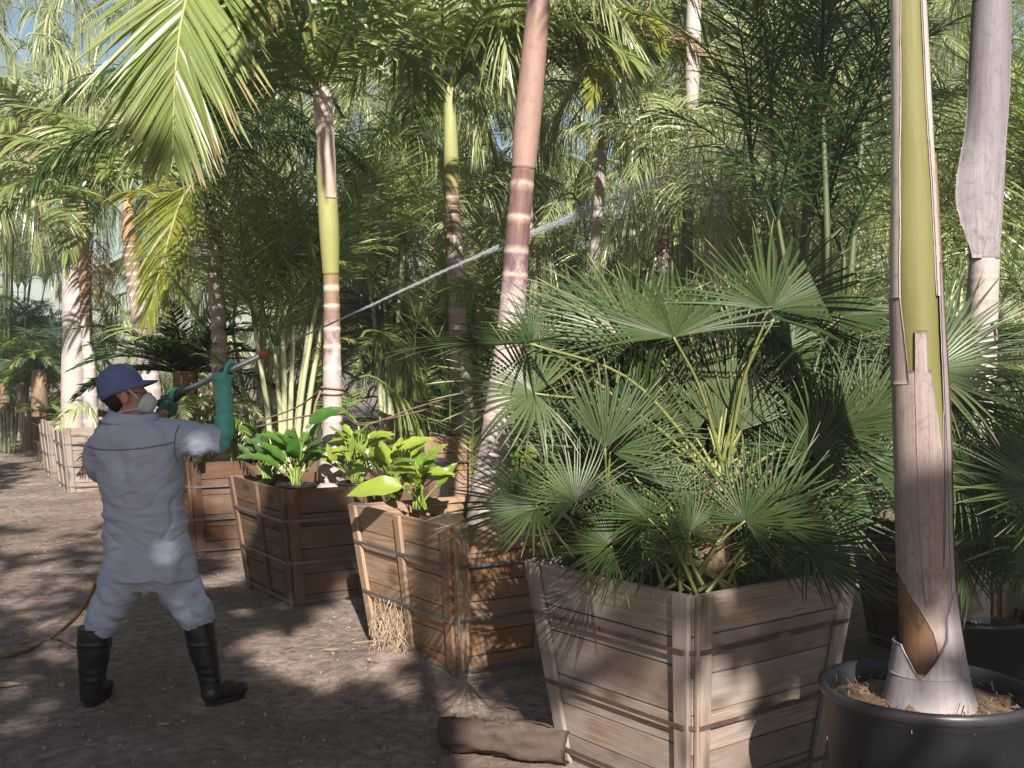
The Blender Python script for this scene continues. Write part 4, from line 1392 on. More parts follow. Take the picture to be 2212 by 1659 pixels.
def potted(label, potlabel, x, y, d, r, h, n, ph, sc, mat, fixed=(), **kw):
    c = at(x, y, d)
    c = Vector((c.x, c.y, c.z - h))
    pot(potlabel, c, r, h, soilz=.03, group='small black pots among the boxes')
    return paddle_plant(label, c + Vector((0, 0, h - .03)), n, ph, sc, mat, fixed=fixed, **kw)


potted('dark green paddle leaved plant in the pot left of the rope palm', 'small black pot standing in the shaded brown box before the palm', 640, 1045, 7.75, .145, .2, 15, .36, .95, 'paddle',
       fixed=[(at(668, 915, 7.6), (.5, -.1, .35), (-.3, -.8, .6), .85, 'paddle')])
potted('yellow green leafy plant in the sun right of the rope palm', 'small black pot at the right rim of the shaded brown box', 772, 1040, 7.8, .14, .2, 20, .42, .75, 'paddlelime', spread=.8)
potted('thin dark plant in the left corner of the shaded box', 'small black pot in the left corner of the shaded box', 578, 1040, 8.05, .10, .17, 18, .34, .7, 'shade')
paddle_plant('lime green plant with one very large bright leaf in the orange box', at(905, 1100, 6.45), 14, .32, .78, 'paddlelime', group='leafy potted plants',
             fixed=[(at(868, 1052, 6.1), (-.95, -.2, .12), (.1, -.75, .6), .95, 'paddlelime')])
paddle_plant('glossy leafy plant in the orange box right of the copper palm', at(1120, 1110, 6.7), 16, .4, .85, 'paddlelime', spread=.7)
paddle_plant('leafy plant in the back of the orange box beside the big bright leaf', at(850, 1080, 6.9), 12, .42, .8, 'paddlelime', spread=.8)
potted('broad leaved plant in the left pot of the second row box', 'black pot at the left of the second row box', 898, 928, 11.1, .22, .24, 12, .5, 1.25, 'paddle')
potted('broad leaved plant in the right pot of the second row box', 'black pot at the right of the second row box', 960, 935, 10.9, .22, .24, 16, .52, 1.15, 'paddle')
pot('black pot standing on the ground before the second row box', Vector((at(935, 1000, 9.9).x, 9.9, 0)), .145, .84, group='small black pots among the boxes')
paddle_plant('low leafy plant in the box just right of the man', at(510, 1010, 9.9), 14, .4, .9, 'paddle')
paddle_plant('low plant at the near corner of the box right of the man', at(442, 1010, 9.95), 16, .34, .9, 'paddle')
paddle_plant('yellow leafed plant behind the shoulder of the man', at(460, 960, 9.8), 8, .35, .7, 'paddlelime')


# ------------------------------------------------------------------ rope round the palm and its guys
def rope_tube(mb, pts, r, n=60):
    C = curve(pts, n)
    T, U, W = frames(C)
    s = np.concatenate([[0], np.cumsum(np.linalg.norm(np.diff(C, axis=0), axis=1))])
    for ph in (0, 2 * math.pi / 3, 4 * math.pi / 3):
        a = s / (r * 5) * 2 * math.pi / 1.6 + ph
        tube(mb, C + (np.cos(a)[:, None] * U + np.sin(a)[:, None] * W) * r * .5, r * .62, 5, cap=False)


mb = MB()
for yy, k in ((838, 0), (850, 1), (893, 2)):
    c = at(718, yy, 8.05)
    rr = .080
    pts = [(c.x + rr * math.cos(q), c.y + rr * math.sin(q), c.z + .006 * math.sin(q * 2 + k)) for q in np.linspace(0, 2 * math.pi, 13)]
    rope_tube(mb, pts, .007, 90)
dR = 7.95
rope_tube(mb, [tuple(at(692, 845, dR)), tuple(at(680, 880, dR - .05)), tuple(at(676, 930, dR - .05))], .008, 40)
rope_tube(mb, [tuple(at(692, 843, dR)), tuple(at(640, 880, 8.5)), tuple(at(555, 912, 9.2))], .007, 120)
rope_tube(mb, [tuple(at(692, 893, dR)), tuple(at(630, 905, 8.5)), tuple(at(555, 922, 9.2))], .007, 120)
rope_tube(mb, [tuple(at(742, 893, dR)), tuple(at(780, 915, 8.6)), tuple(at(880, 895, 9.8)), tuple(at(1040, 852, 11.0))], .007, 200)
rope_tube(mb, [tuple(at(742, 900, dR)), tuple(at(790, 918, 8.6)), tuple(at(900, 880, 9.8)), tuple(at(1030, 842, 11.0))], .007, 200)
o = mb.build('rope', 'rope')
tag(o, 'brown guy rope knotted round the pale palm and stretched to both sides', 'rope')


# ------------------------------------------------------------------ the man
D0 = 5.46


def mp(x, y, dd=0.0):
    return at(x, y, D0 + dd)


PXM = D0 / FPX     # metres per pixel at the man


def loft(mb, secs, n=28, closed=True):
    """secs: (centre Vector, half width vector, half depth vector, squareness)"""
    a = np.linspace(0, 2 * np.pi, n, endpoint=False)
    V = []
    for c, u, v in secs:
        ca, sa = np.cos(a), np.sin(a)
        ex = .85
        V.append(np.array(c) + np.outer(np.sign(ca) * np.abs(ca) ** ex, np.array(u)) + np.outer(np.sign(sa) * np.abs(sa) ** ex, np.array(v)))
    V = np.array(V)
    F = [grid_faces(len(secs), n, True)]
    if closed:
        F += [np.arange(n)[::-1][None], (np.arange(n) + (len(secs) - 1) * n)[None]]
    mb.add(V, F)


def limb(mb, rows, n=20, seg=14):
    """rows: x,y,z,r"""
    C = curve(rows, seg)
    tube(mb, C[:, :3], C[:, 3], n)


def ball(mb, c, r, rot=None, n=16, m=12):
    th = np.linspace(0.02, np.pi - .02, m)
    ph = np.linspace(0, 2 * np.pi, n, endpoint=False)
    V = np.stack([np.outer(np.sin(th), np.cos(ph)), np.outer(np.sin(th), np.sin(ph)), np.outer(np.cos(th), np.ones(n))], -1) * np.array(r)
    V = V.reshape(-1, 3)
    if rot is not None:
        V = V @ np.array(rot.to_matrix() if hasattr(rot, 'to_matrix') else rot).T
    mb.add(V + np.array(c), [grid_faces(m, n, True), np.arange(n)[None], (np.arange(n) + (m - 1) * n)[::-1][None]])


def fuse(mb, name, mat, parent, vox=.008, smooth=8, disp=None):
    """union of the pieces of mb as one skin"""
    me = mb.mesh(name + '_src', mat, parent_origin(parent))
    o = bpy.data.objects.new(name + '_src', me)
    COL.objects.link(o)
    rm = o.modifiers.new('r', 'REMESH')
    rm.mode = 'VOXEL'
    rm.voxel_size = vox
    sm = o.modifiers.new('s', 'SMOOTH')
    sm.factor = .5
    sm.iterations = smooth
    dg = bpy.context.evaluated_depsgraph_get()
    dg.update()
    res = bpy.data.meshes.new_from_object(o.evaluated_get(dg))
    bpy.data.objects.remove(o)
    res.name = name
    n = len(res.vertices)
    if disp:
        co = np.zeros(n * 3, np.float32)
        res.vertices.foreach_get('co', co)
        co = co.reshape(-1, 3)
        nr = np.zeros(n * 3, np.float32)
        res.vertices.foreach_get('normal', nr)
        nr = nr.reshape(-1, 3)
        org = np.array(parent_origin(parent))
        d = np.array([disp(*(c + org)) for c in co])
        res.vertices.foreach_set('co', (co + nr * d[:, None]).ravel().astype(np.float32))
    res.polygons.foreach_set('use_smooth', np.ones(len(res.polygons), bool))
    res.materials.clear()
    res.materials.append(M[mat])
    res.update()
    ob = bpy.data.objects.new(name, res)
    COL.objects.link(ob)
    ob.parent = parent
    return ob


man = thing('person', 'man in pale work clothes, blue cap, green gloves and black boots aiming a spray wand', 'person', mp(325, 1521) * 1.0)
man.location.z = 0
W_ = Vector((PXM, 0, 0))


def sec(x, y, hw, hd, dd=0.0, yaw=-12):
    hw, hd = hw * .95, hd * .95
    c = mp(x, y, dd)
    a = R(yaw)
    return (c, Vector((math.cos(a), math.sin(a), 0)) * hw * PXM, Vector((-math.sin(a), math.cos(a), 0)) * hd)


# skin body: one continuous figure under the clothes
body = MB()
loft(body, [sec(322, 1245, 80, .10), sec(315, 1120, 78, .10), sec(300, 1000, 85, .11), sec(292, 945, 75, .09), sec(287, 915, 34, .06), sec(284, 880, 27, .055, .02)])
HC = mp(272, 845, .02)
ball(body, HC + Vector((-.012, 0, .01)), (.098, .078, .105))                       # skull
ball(body, HC + Vector((.046, .005, -.045)), (.064, .060, .082))                   # face
ball(body, HC + Vector((.060, .008, -.092)), (.036, .042, .032))                   # jaw
ball(body, HC + Vector((.110, .010, -.030)), (.020, .014, .024))                   # nose
ball(body, HC + Vector((.080, .010, -.005)), (.022, .045, .014))                   # brow
ball(body, HC + Vector((.090, .010, -.068)), (.014, .022, .012))                   # mouth
ball(body, HC + Vector((.022, -.084, -.030)), (.022, .013, .034), Matrix.Rotation(R(-15), 3, 'Y'))   # right ear
ball(body, HC + Vector((.018, .080, -.032)), (.020, .010, .033), Matrix.Rotation(R(-15), 3, 'Y'))
limb(body, [(*mp(385, 945), .055), (*mp(440, 955), .05), (*mp(476, 962), .038)])
limb(body, [(*mp(476, 962), .034), (*mp(484, 915, .01), .028), (*mp(485, 875, .03), .020)])
limb(body, [(*mp(225, 955), .04), (*mp(240, 1015, .22), .038), (*mp(300, 950, .34), .042), (*mp(365, 885, .3), .03)])
for pts in ([(270, 1250, .078), (232, 1330, .06), (202, 1400, .05), (196, 1480, .034)], [(370, 1250, .078), (412, 1330, .06), (432, 1400, .05), (452, 1480, .034)]):
    limb(body, [(*mp(x, y), r) for x, y, r in pts])
fuse(body, 'body', 'skin', man, .006, 4)

# hair
hair = MB()
ball(hair, HC + Vector((-.034, 0, -.030)), (.071, .077, .072))
ball(hair, HC + Vector((-.05, 0, -.06)), (.035, .055, .045))
fuse(hair, 'hair', 'hair', man, .006, 2, lambda x, y, z: .003 * mnoise.noise((x * 90, y * 90, z * 30)))

# cap: tilted dome, band and curved peak
cap = MB()
tilt = Matrix.Rotation(R(14), 3, 'Y') @ Matrix.Identity(3)
tiltm = Matrix.Rotation(R(-25), 3, 'Y')
rows_ = []
CCp = HC + Vector((-.024, 0, .012))
n_, m_ = 28, 11
Vv = []
for i in range(m_):
    th = i / (m_ - 1) * math.pi * .58
    for j in range(n_):
        ph = 2 * math.pi * j / n_
        seam = 1 + .010 * abs(math.sin(ph * 3))
        p = Vector((.108 * math.sin(th) * math.cos(ph) * seam, .094 * math.sin(th) * math.sin(ph) * seam, .122 * math.cos(th) ** .85 if math.cos(th) > 0 else .092 * math.cos(th)))
        Vv.append(CCp + tiltm @ p)
cap.add(np.array([tuple(v) for v in Vv]), [grid_faces(m_, n_, True), np.arange(n_)[::-1][None]])
co_ = cap.build('cap', 'cap', man)
sol = co_.modifiers.new('s', 'SOLIDIFY')
sol.thickness = .004
pk = MB()
Vv = []
for i in range(8):
    for j in range(13):
        a = (j / 12 - .5) * math.pi * .92
        r0 = .100 + .082 * (i / 7) * (math.cos(a) ** .45 if math.cos(a) > 0 else 0)
        p = Vector((r0 * math.cos(a) if i else .100 * math.cos(a), .090 * math.sin(a) * (1 + .0 * i), -.005 - .020 * (abs(math.sin(a)) ** 2) * 1.2 - .012 * (i / 7)))
        Vv.append(CCp + Vector((0, 0, .026)) + Matrix.Rotation(R(-9), 3, 'Y') @ p)
pk.add(np.array([tuple(v) for v in Vv]), grid_faces(8, 13))
po = pk.build('cap_peak', 'cap', co_)
sol = po.modifiers.new('s', 'SOLIDIFY')
sol.thickness = .006
bt = MB()
ball(bt, CCp + tiltm @ Vector((0, 0, .122)), (.008, .008, .005))
bt.build('cap_button', 'cap', co_)

# mask with straps
mk = MB()
max_ = Vector((.86, .05, -.42)).normalized()
mc_ = HC + Vector((.112, -.006, -.066))
mu_ = Vector((.42, 0, .9)).normalized()
mv_ = max_.cross(mu_).normalized()
loft(mk, [(mc_ + max_ * f, mu_ * hu, mv_ * hv) for f, hu, hv in ((-.034, .046, .052), (-.022, .056, .060), (-.012, .056, .060), (-.004, .049, .054), (.016, .045, .048), (.030, .036, .036), (.036, .018, .018))], 28)
mo = mk.build('respirator_mask', 'mask', man)
vv = MB()
for q in range(5):
    f = -.002 + q * .0065
    hu, hv = .0495 - q * .0025, .0535 - q * .0035
    tube(vv, [tuple(mc_ + max_ * f + mu_ * hu * math.cos(w) * .97 + mv_ * hv * math.sin(w) * .97) for w in np.linspace(0, 2 * math.pi, 24)], .0016, 5, cap=False)
vv.build('mask_ribs', 'maskgrey', mo)
sp_ = MB()
strap_pts = [mc_ + Vector((-.028, -.052, .030)), HC + Vector((.035, -.079, .012)), HC + Vector((-.01, -.086, .028))]
tube(sp_, curve([tuple(q) for q in strap_pts], 14), .0045, 6)
tube(sp_, curve([tuple(mc_ + Vector((-.030, -.052, -.02))), tuple(HC + Vector((.02, -.072, -.095))), tuple(HC + Vector((-.04, -.07, -.11)))], 14), .004, 6)
sp_.build('mask_strap', 'mask', mo)
gl = MB()
tube(gl, curve([tuple(HC + Vector((.028, -.080, -.010))), tuple(HC + Vector((.07, -.066, -.006))), tuple(HC + Vector((.098, -.045, -.010)))], 12), .0025, 6)
lc = HC + Vector((.104, -.030, -.016))
tube(gl, [tuple(lc + Vector((.010 * math.sin(q), -.020 + .018 * math.cos(q) - .0 * q, .014 * math.sin(q)))) for q in np.linspace(0, 2 * math.pi, 16)], .002, 5, cap=False)
gl.build('glasses', 'grip', man)


# shirt
def folds(x, y, z):
    f = 0
    # creases slung across the small of the back
    low = math.exp(-((z - .92) / .17) ** 2)
    ph = z * 80 + 3.2 * math.sin((x + 1.75) * 5) + 9 * (x + 1.75) ** 2 + 5.5 * mnoise.noise((x * 4, y * 4, z * 4))
    f += low * (.009 * max(0, math.sin(ph)) ** 1.6 - .002) * (.4 + .9 * abs(mnoise.noise((x * 5, 3, z * 7))) * 2)
    cr_ = mnoise.noise((x * 4.5 + z * 4, y * 4, z * 11 + 1.5 * math.sin(x * 6)))
    cs_ = mnoise.noise((x * 9 - z * 6 + 3, y * 6, z * 15 + 7))
    f -= .009 * max(0.0, 1 - abs(cr_) * 5) * (.35 + .65 * low) + .003 * max(0.0, 1 - abs(cs_) * 6)
    up = math.exp(-((z - 1.2) / .13) ** 2)
    f += up * .009 * math.sin(x * 42 + z * 18 + 3 * mnoise.noise((x * 5, y * 3, z * 5)))
    hem = math.exp(-((z - .68) / .1) ** 2)
    f += hem * .009 * math.sin(x * 34 + 2 * mnoise.noise((x * 3, y * 3, 0)) + y * 25)
    f += .010 * mnoise.noise((x * 6, y * 6, z * 8)) + .002 * mnoise.noise((x * 17, y * 17, z * 22))
    return f


sh = MB()
loft(sh, [sec(322, 1248, 112, .172), sec(321, 1232, 112, .172), sec(320, 1215, 109, .166), sec(318, 1180, 102, .152), sec(314, 1130, 96, .145), sec(310, 1090, 94, .142), sec(303, 1040, 98, .145), sec(297, 990, 106, .15),
          sec(293, 950, 106, .135), sec(290, 925, 96, .11), sec(288, 908, 62, .085), sec(286, 897, 42, .068)], 36)
limb(sh, [(*mp(345, 945), .105), (*mp(392, 948), .10), (*mp(430, 950), .086), (*mp(462, 950), .077), (*mp(484, 953), .073)])
limb(sh, [(*mp(250, 955), .095), (*mp(218, 965, .03), .080), (*mp(219, 1010, .10), .076), (*mp(240, 1025, .2), .07)])
shirt = fuse(sh, 'shirt', 'shirt', man, .0065, 5, folds)
col_ = MB()
a_ = np.linspace(0, 2 * np.pi, 40, endpoint=False)
prof = [(0, .0, 48, .068), (0, -.001, 45, .062), (.022, 0, 40, .060), (.036, 0, 43, .066), (.030, 0, 49, .074), (.0, 0, 60, .088), (-.02, 0, 68, .092), (-.022, 0, 66, .088)]
Vv = []
cb = mp(286, 903)
for dz, _, hw, hd in prof:
    for q in a_:
        Vv.append((cb.x + hw * PXM * math.cos(q), cb.y + hd * math.sin(q), cb.z + dz + .018 * math.cos(q) * -.4 + .012 * math.sin(q)))
col_.add(np.array(Vv), grid_faces(len(prof), 40, True))
col_.build('collar', 'shirt', shirt)
# stitched seams lying on the back: yoke and right armhole
sv = np.array([tuple(v.co) for v in shirt.data.vertices]) + np.array(parent_origin(man))


def on_back(px, py):
    p = mp(px, py)
    d2 = (sv[:, 0] - p.x) ** 2 + (sv[:, 2] - p.z) ** 2
    k = np.where(d2 < .012 ** 2)[0]
    k = k if len(k) else np.array([int(np.argmin(d2))])
    q = sv[k[np.argmin(sv[k, 1])]]
    return (p.x, q[1] - .0012, p.z)


for pts in ([(192, 962), (215, 966), (240, 968), (265, 968), (290, 967), (315, 965), (340, 962), (365, 958), (388, 953)], [(396, 917), (392, 935), (390, 955), (391, 975), (396, 995)]):
    sm_ = MB()
    tube(sm_, curve([on_back(*q) for q in pts], 40), .0022, 5)
    sm_.build('seam', 'seam', shirt)

# trousers
tr_ = MB()
loft(tr_, [sec(322, 1195, 92, .115), sec(322, 1230, 97, .12), sec(322, 1258, 101, .12), sec(322, 1275, 94, .10)], 32)
limb(tr_, [(*mp(270, 1235), .118), (*mp(257, 1275), .108), (*mp(238, 1310), .094), (*mp(224, 1335), .094), (*mp(218, 1355), .086), (*mp(210, 1372), .066), (*mp(207, 1400), .058)], 24)
limb(tr_, [(*mp(373, 1235), .118), (*mp(390, 1275), .108), (*mp(410, 1305), .096), (*mp(423, 1328), .090), (*mp(427, 1347), .078), (*mp(431, 1362), .058), (*mp(434, 1390), .052)], 24)


def tfold(x, y, z):
    k = math.exp(-((z - .42) / .08) ** 2)
    f = k * .009 * math.sin(z * 75 + (x + 1.77) * 40 + 6 * mnoise.noise((x * 6, y * 6, z * 6)))
    f += .010 * math.sin(z * 35 - abs(x + 1.77) * 55 + 2 * mnoise.noise((x * 5, y * 5, z * 5))) * math.exp(-((z - .53) / .09) ** 2)
    cr_ = mnoise.noise((x * 5 + z * 5 * (1 if x > -1.77 else -1), y * 5, z * 12))
    f -= .011 * max(0.0, 1 - abs(cr_) * 6)
    return f * .6 + .004 * mnoise.noise((x * 8, y * 8, z * 8)) + .003 * mnoise.noise((x * 20, y * 20, z * 26))


fuse(tr_, 'trousers', 'trouser', man, .009, 5, tfold)

# boots
for rows, toe, heel in (([(206, 1356, .083), (204, 1400, .080), (200, 1450, .066), (198, 1490, .058), (198, 1512, .056)], Vector((-.01, .19, 0)), (198, 1515)),
                        ([(429, 1347, .073), (438, 1400, .070), (450, 1445, .059), (456, 1480, .052), (458, 1502, .050)], Vector((.085, .135, 0)), (458, 1506))):
    b_ = MB()
    limb(b_, [(*mp(x, y), r) for x, y, r in rows], 22, 20)
    hp = mp(*heel)
    hp.z = .045
    ball(b_, hp + Vector((0, 0, .01)), (.054, .058, .055))
    ball(b_, hp + toe * .55 + Vector((0, 0, .0)), (.048, .075, .048), Matrix.Rotation(-math.atan2(toe.x, toe.y), 3, 'Z'))
    ball(b_, hp + toe + Vector((0, 0, -.012)), (.050, .070, .036), Matrix.Rotation(-math.atan2(toe.x, toe.y), 3, 'Z'))
    bo = fuse(b_, 'boot', 'rubber', man, .007, 4, lambda x, y, z: .004 * mnoise.noise((x * 12, y * 12, z * 18)) + (.0035 if abs(z - .30) < .006 else 0) + .003 * max(0, math.sin(z * 160)) * math.exp(-((z - .15) / .05) ** 2))
    so = MB()
    dirn = toe.normalized()
    sdv = Vector((dirn.y, -dirn.x, 0))
    outl = []
    for q in np.linspace(0, 2 * math.pi, 26, endpoint=False):
        l_ = math.cos(q)
        outl.append(hp + dirn * (.105 + .155 * l_) * (toe.length / .20) + sdv * math.sin(q) * (.052 if l_ > 0 else .046))
    V = [(p.x, p.y, z) for z in (-.012, .020) for p in outl]
    so.add(np.array(V), [grid_faces(2, 26, True), np.arange(26)[::-1][None], (np.arange(26) + 26)[None]])
    so.build('sole', 'sole', bo, smooth=False)
    rim = MB()
    c_ = mp(rows[0][0], rows[0][1])
    rr = rows[0][2]
    tube(rim, [(c_.x + rr * math.cos(q), c_.y + rr * math.sin(q), c_.z) for q in np.linspace(0, 2 * math.pi, 30)], .004, 6, cap=False)
    rim.build('boot_rim', 'rubber', bo)

# wand geometry
WA, WB = mp(352, 868, .34), mp(575, 762, .06)
wdir = (WB - WA).normalized()


def wp(f):
    return WA.lerp(WB, f)


def hand_on_wand(mbx, f, arm_dir, palm_side):
    """closed hand: palm beside the wand, four fingers wrapped over, thumb along it"""
    c = wp(f)
    a = wdir
    ad = Vector(arm_dir)
    ad = (ad - a * ad.dot(a)).normalized()          # where the forearm comes from
    b = a.cross(ad).normalized() * palm_side
    pc_ = c + ad * .036 - b * .012
    ball(mbx, pc_ + ad * .02, (.042, .030, .040))
    ball(mbx, pc_, (.044, .024, .030))
    for k in range(4):
        r_ = (.0115, .0125, .012, .010)[k]
        o_ = a * (-.033 + .022 * k)
        ext = (.9, 1.0, .97, .82)[k]
        pts = [c + o_ + ad * .034 + b * .010, c + o_ + ad * .014 + b * .036 * ext, c + o_ - ad * .016 + b * .034 * ext, c + o_ - ad * .032 + b * .008, c + o_ * .95 - ad * .024 - b * .020 * ext]
        limb(mbx, [(*p, r_ * (1 - .07 * i)) for i, p in enumerate(pts)], 10, 14)
    pts = [pc_ + a * .030 - b * .014 + ad * .008, c + a * .052 - b * .034, c + a * .068 - b * .022 - ad * .022, c + a * .074 - b * .004 - ad * .032]
    limb(mbx, [(*p, (.016, .0135, .012, .010)[i]) for i, p in enumerate(pts)], 10, 12)


FR, FLH = .605, .06
g1 = MB()
hc_ = wp(FR)
down = mp(484, 900) - hc_
hand_on_wand(g1, FR, down, 1)
limb(g1, [(*(hc_ + Vector((0, 0, -.035))), .036), (*mp(484, 850, .05), .040), (*mp(485, 895, .01), .045), (*mp(483, 935), .050), (*mp(470, 970), .047)], 20)


def gf(x, y, z):
    return .004 * mnoise.noise((x * 14, y * 14, z * 22)) + .003 * math.sin(z * 110 + 3 * mnoise.noise((x * 9, y * 9, z * 9)))


fuse(g1, 'glove', 'glove', man, .0055, 3, gf)
g2 = MB()
hl = wp(FLH)
hand_on_wand(g2, FLH, Vector((-.3, .1, -1)), 1)
limb(g2, [(*(hl + Vector((-.01, .0, -.035))), .036), (*mp(345, 905, .34), .042), (*mp(300, 955, .32), .048), (*mp(262, 1000, .26), .052)], 20)
fuse(g2, 'glove', 'glovedark', man, .0055, 3, gf)

# wand
wn = thing('spray_wand', 'steel spray wand with red tip held up by the man', 'spray wand', WA)
mb = MB()
tube(mb, [tuple(wp(.1)), tuple(wp(.55)), tuple(wp(.97))], [.0145, .0145, .0145], 16)
mb.build('tube', 'steel', wn)
mb = MB()
tube(mb, [tuple(wp(f)) for f in (-.06, -.03, .02, .10, .20, .22)], [.012, .021, .024, .023, .020, .013], 16)
tube(mb, curve([tuple(wp(.10)), tuple(wp(.12) + Vector((.0, 0, .045))), tuple(wp(.17) + Vector((.0, 0, .04))), tuple(wp(.19))], 12), .004, 6)
mb.build('grip', 'grip', wn)
mb = MB()
tube(mb, [tuple(wp(f)) for f in (.575, .585, .60, .625, .64, .65)], [.014, .024, .026, .026, .022, .014], 16)
mb.build('coupling', 'grip', wn)
mb = MB()
tube(mb, [tuple(wp(f)) for f in (.945, .952, .975, 1.0, 1.005)], [.014, .020, .023, .021, .010], 16)
mb.build('nozzle', 'redcap', wn)

# hose from the wand down behind him and over the ground to the left
hz = [(-60, 1436), (0, 1428), (55, 1412), (110, 1380)]
pts = [tuple(atz(x, y, .02)) for x, y in hz]
pts = [(p[0], p[1], ground_h(p[0], p[1]) + .015) for p in pts]
pts += [tuple(at(150, 1347, 5.9)), tuple(at(188, 1300, 5.85)), tuple(at(225, 1220, 5.85)), tuple(at(280, 1080, 5.9)), tuple(at(330, 940, 5.85)), tuple(WA)]
mb = MB()
tube(mb, curve(pts, 120), .0105, 10)
o = mb.build('hose', 'hose')
tag(o, 'yellow brown spray hose trailing over the ground behind the man', 'hose')

# ------------------------------------------------------------------ water jet
J = curve([tuple(at(577, 761, D0 + .06)), tuple(at(760, 678, 5.75)), tuple(at(1000, 566, 6.4)), tuple(at(1160, 498, 6.95)), tuple(at(1300, 440, 7.4)), tuple(at(1450, 372, 7.9)), tuple(at(1620, 300, 8.4)), tuple(at(1800, 225, 8.9)), tuple(at(2000, 165, 9.4))], 400)
JT = nrm(np.gradient(J, axis=0))
mb = MB()
tube(mb, J[:110], np.linspace(.0024, .0018, 110), 7, cap=False)


def droplets(mb, n, u0, u1, s0, s1, size, stretch, pw=1.0):
    u = u0 + (u1 - u0) * rng.random(n) ** pw
    i = (u * 399).astype(int)
    c = J[i]
    T = JT[i]
    sg = (s0 + (s1 - s0) * ((u - u0) / (u1 - u0)) ** 1.6)[:, None]
    c = c + rng.normal(0, 1, (n, 3)) * sg + np.array([0, 0, -1.0]) * np.abs(rng.normal(0, 1, (n, 1))) * sg * .6
    r = size * rng.uniform(.5, 1.5, (n, 1))
    a = nrm(np.cross(T, [0.1, .2, 1.0]))
    b = np.cross(T, a)
    V = np.stack([c - T * r * stretch, c + a * r, c + b * r, c - a * r, c - b * r, c + T * r * stretch], 1)
    f = np.array([(0, 2, 1), (0, 3, 2), (0, 4, 3), (0, 1, 4), (5, 1, 2), (5, 2, 3), (5, 3, 4), (5, 4, 1)])
    F = (f[None] + (np.arange(n) * 6)[:, None, None]).reshape(-1, 3)
    mb.add(V, F)


droplets(mb, 6000, .01, .62, .0014, .014, .0012, 16)
droplets(mb, 9000, .28, .9, .006, .075, .0016, 11)
o = mb.build('water_jet', 'water')
tag(o, 'thin white jet of water rising from the wand across the trunks', 'water jet', kind='stuff')
mb = MB()
droplets(mb, 12000, .42, 1.0, .03, .40, .0021, 4, .62)
droplets(mb, 4000, .8, 1.0, .2, .5, .0028, 2.0)
o = mb.build('spray_mist', 'mist')
tag(o, 'drifting mist of fine droplets at the far end of the jet', 'mist', kind='stuff')

# ------------------------------------------------------------------ debris on the ground
# dead palm sheath lying like a log
lg = thing('fallen_sheath', 'curled dead palm sheath lying like a log beside the nearest box', 'palm sheath', atz(1080, 1605, .05))
mb = MB()
LA, LB = atz(958, 1590, .06), atz(1230, 1625, .06)
LC = curve([(*LA, .066), (*LA.lerp(LB, .12), .080), (*LA.lerp(LB, .4), .074), (*LA.lerp(LB, .65), .082), (*LB, .070)], 40)
LC[:, 2] += .02 + .012 * np.sin(np.linspace(0, 3.1, 40))
shell(mb, LC[:, :3], LC[:, 3], -2.5, 2.75, .010, 34, .5, 31.0, ref=(0, -.5, -.85), flare=lambda v, u: .010 * np.sin(u * 31 + v * 7) * np.sin(v * 11 + 2) + .006 * np.sin(u * 70) * (v < .06))
mb.build('husk', 'bark', lg)
# dead grass hanging from the strap of box B
mb = MB()
base_ = at(835, 1300, 6.15)
for i in range(80):
    x0, y0 = rng.uniform(806, 870), rng.uniform(1285, 1330)
    p0 = at(x0, y0 + (x0 - 806) * .35, 6.25 - (x0 - 806) * .0045)
    Lh = rng.uniform(.1, .42)
    q = np.array([p0 + Vector((rng.normal(0, .02), -rng.uniform(0, .05) * s, -Lh * s + .01 * math.sin(s * 6 + i))) + Vector((rng.normal(0, .012) * s, 0, 0)) for s in np.linspace(0, 1, 6)])
    strips(mb, q[None], np.broadcast_to([1.0, 0, 0], (1, 6, 3)), np.full((1, 6), rng.uniform(.002, .005)))
for i in range(40):
    p0 = np.array(at(rng.normal(834, 15), rng.uniform(1360, 1420), 6.06 + rng.normal(0, .04)))
    d = nrm(np.array([rng.normal(0, .35), rng.normal(0, .3), rng.normal(0, 1.3)]))
    L = rng.uniform(.06, .2)
    q = np.stack([p0, p0 + d * L / 2 + rng.normal(0, .006, 3), p0 + d * L])
    strips(mb, q[None], np.broadcast_to(nrm(np.cross(d, [0.1, 1, .1])), (1, 3, 3)), np.full((1, 3), rng.uniform(.0025, .006)))
o = mb.build('dead_grass', 'twig')
tag(o, 'tuft of dead straw hanging on the left side of the orange box', 'dead grass', kind='stuff')

# small stones and clods
mb = MB()
for i in range(900):
    y = rng.uniform(4.5, 11)
    x = rng.uniform(-.5 * y, .9)
    r = rng.uniform(.003, .010) * (1.8 if rng.random() < .06 else 1)
    ball(mb, (x, y, ground_h(x, y) + r * .3), (r * rng.uniform(.8, 1.5), r * rng.uniform(.8, 1.4), r * .8), Matrix.Rotation(rng.uniform(0, 6), 3, 'Z'), 7, 5)
o = mb.build('pebbles', 'clod')
tag(o, 'small stones and clods scattered over the dirt path', 'pebbles', kind='stuff')
# straw, twigs and leaf bits strewn on the dirt
mb = MB()


def straw(n, xr, yr, Lr, wr, lift=.004):
    c = 0
    while c < n:
        x, y = rng.uniform(*xr), rng.uniform(*yr)
        if abs(x) > y * .5 + .2:
            continue
        a = rng.uniform(0, 6.28)
        L = rng.uniform(*Lr)
        k = 5
        q = []
        cur = np.array([x, y])
        for i in range(k):
            q.append((cur[0], cur[1], ground_h(*cur) + lift + .006 * rng.random()))
            a += rng.normal(0, .28)
            cur = cur + np.array([math.cos(a), math.sin(a)]) * L / k
        q = np.array(q)
        d = nrm(np.gradient(q, axis=0))
        w = rng.uniform(*wr) * np.array([.6, 1, 1, .9, .3])
        strips(mb, q[None], nrm(np.cross(d, [0, 0, 1.0]))[None], w[None])
        c += 1


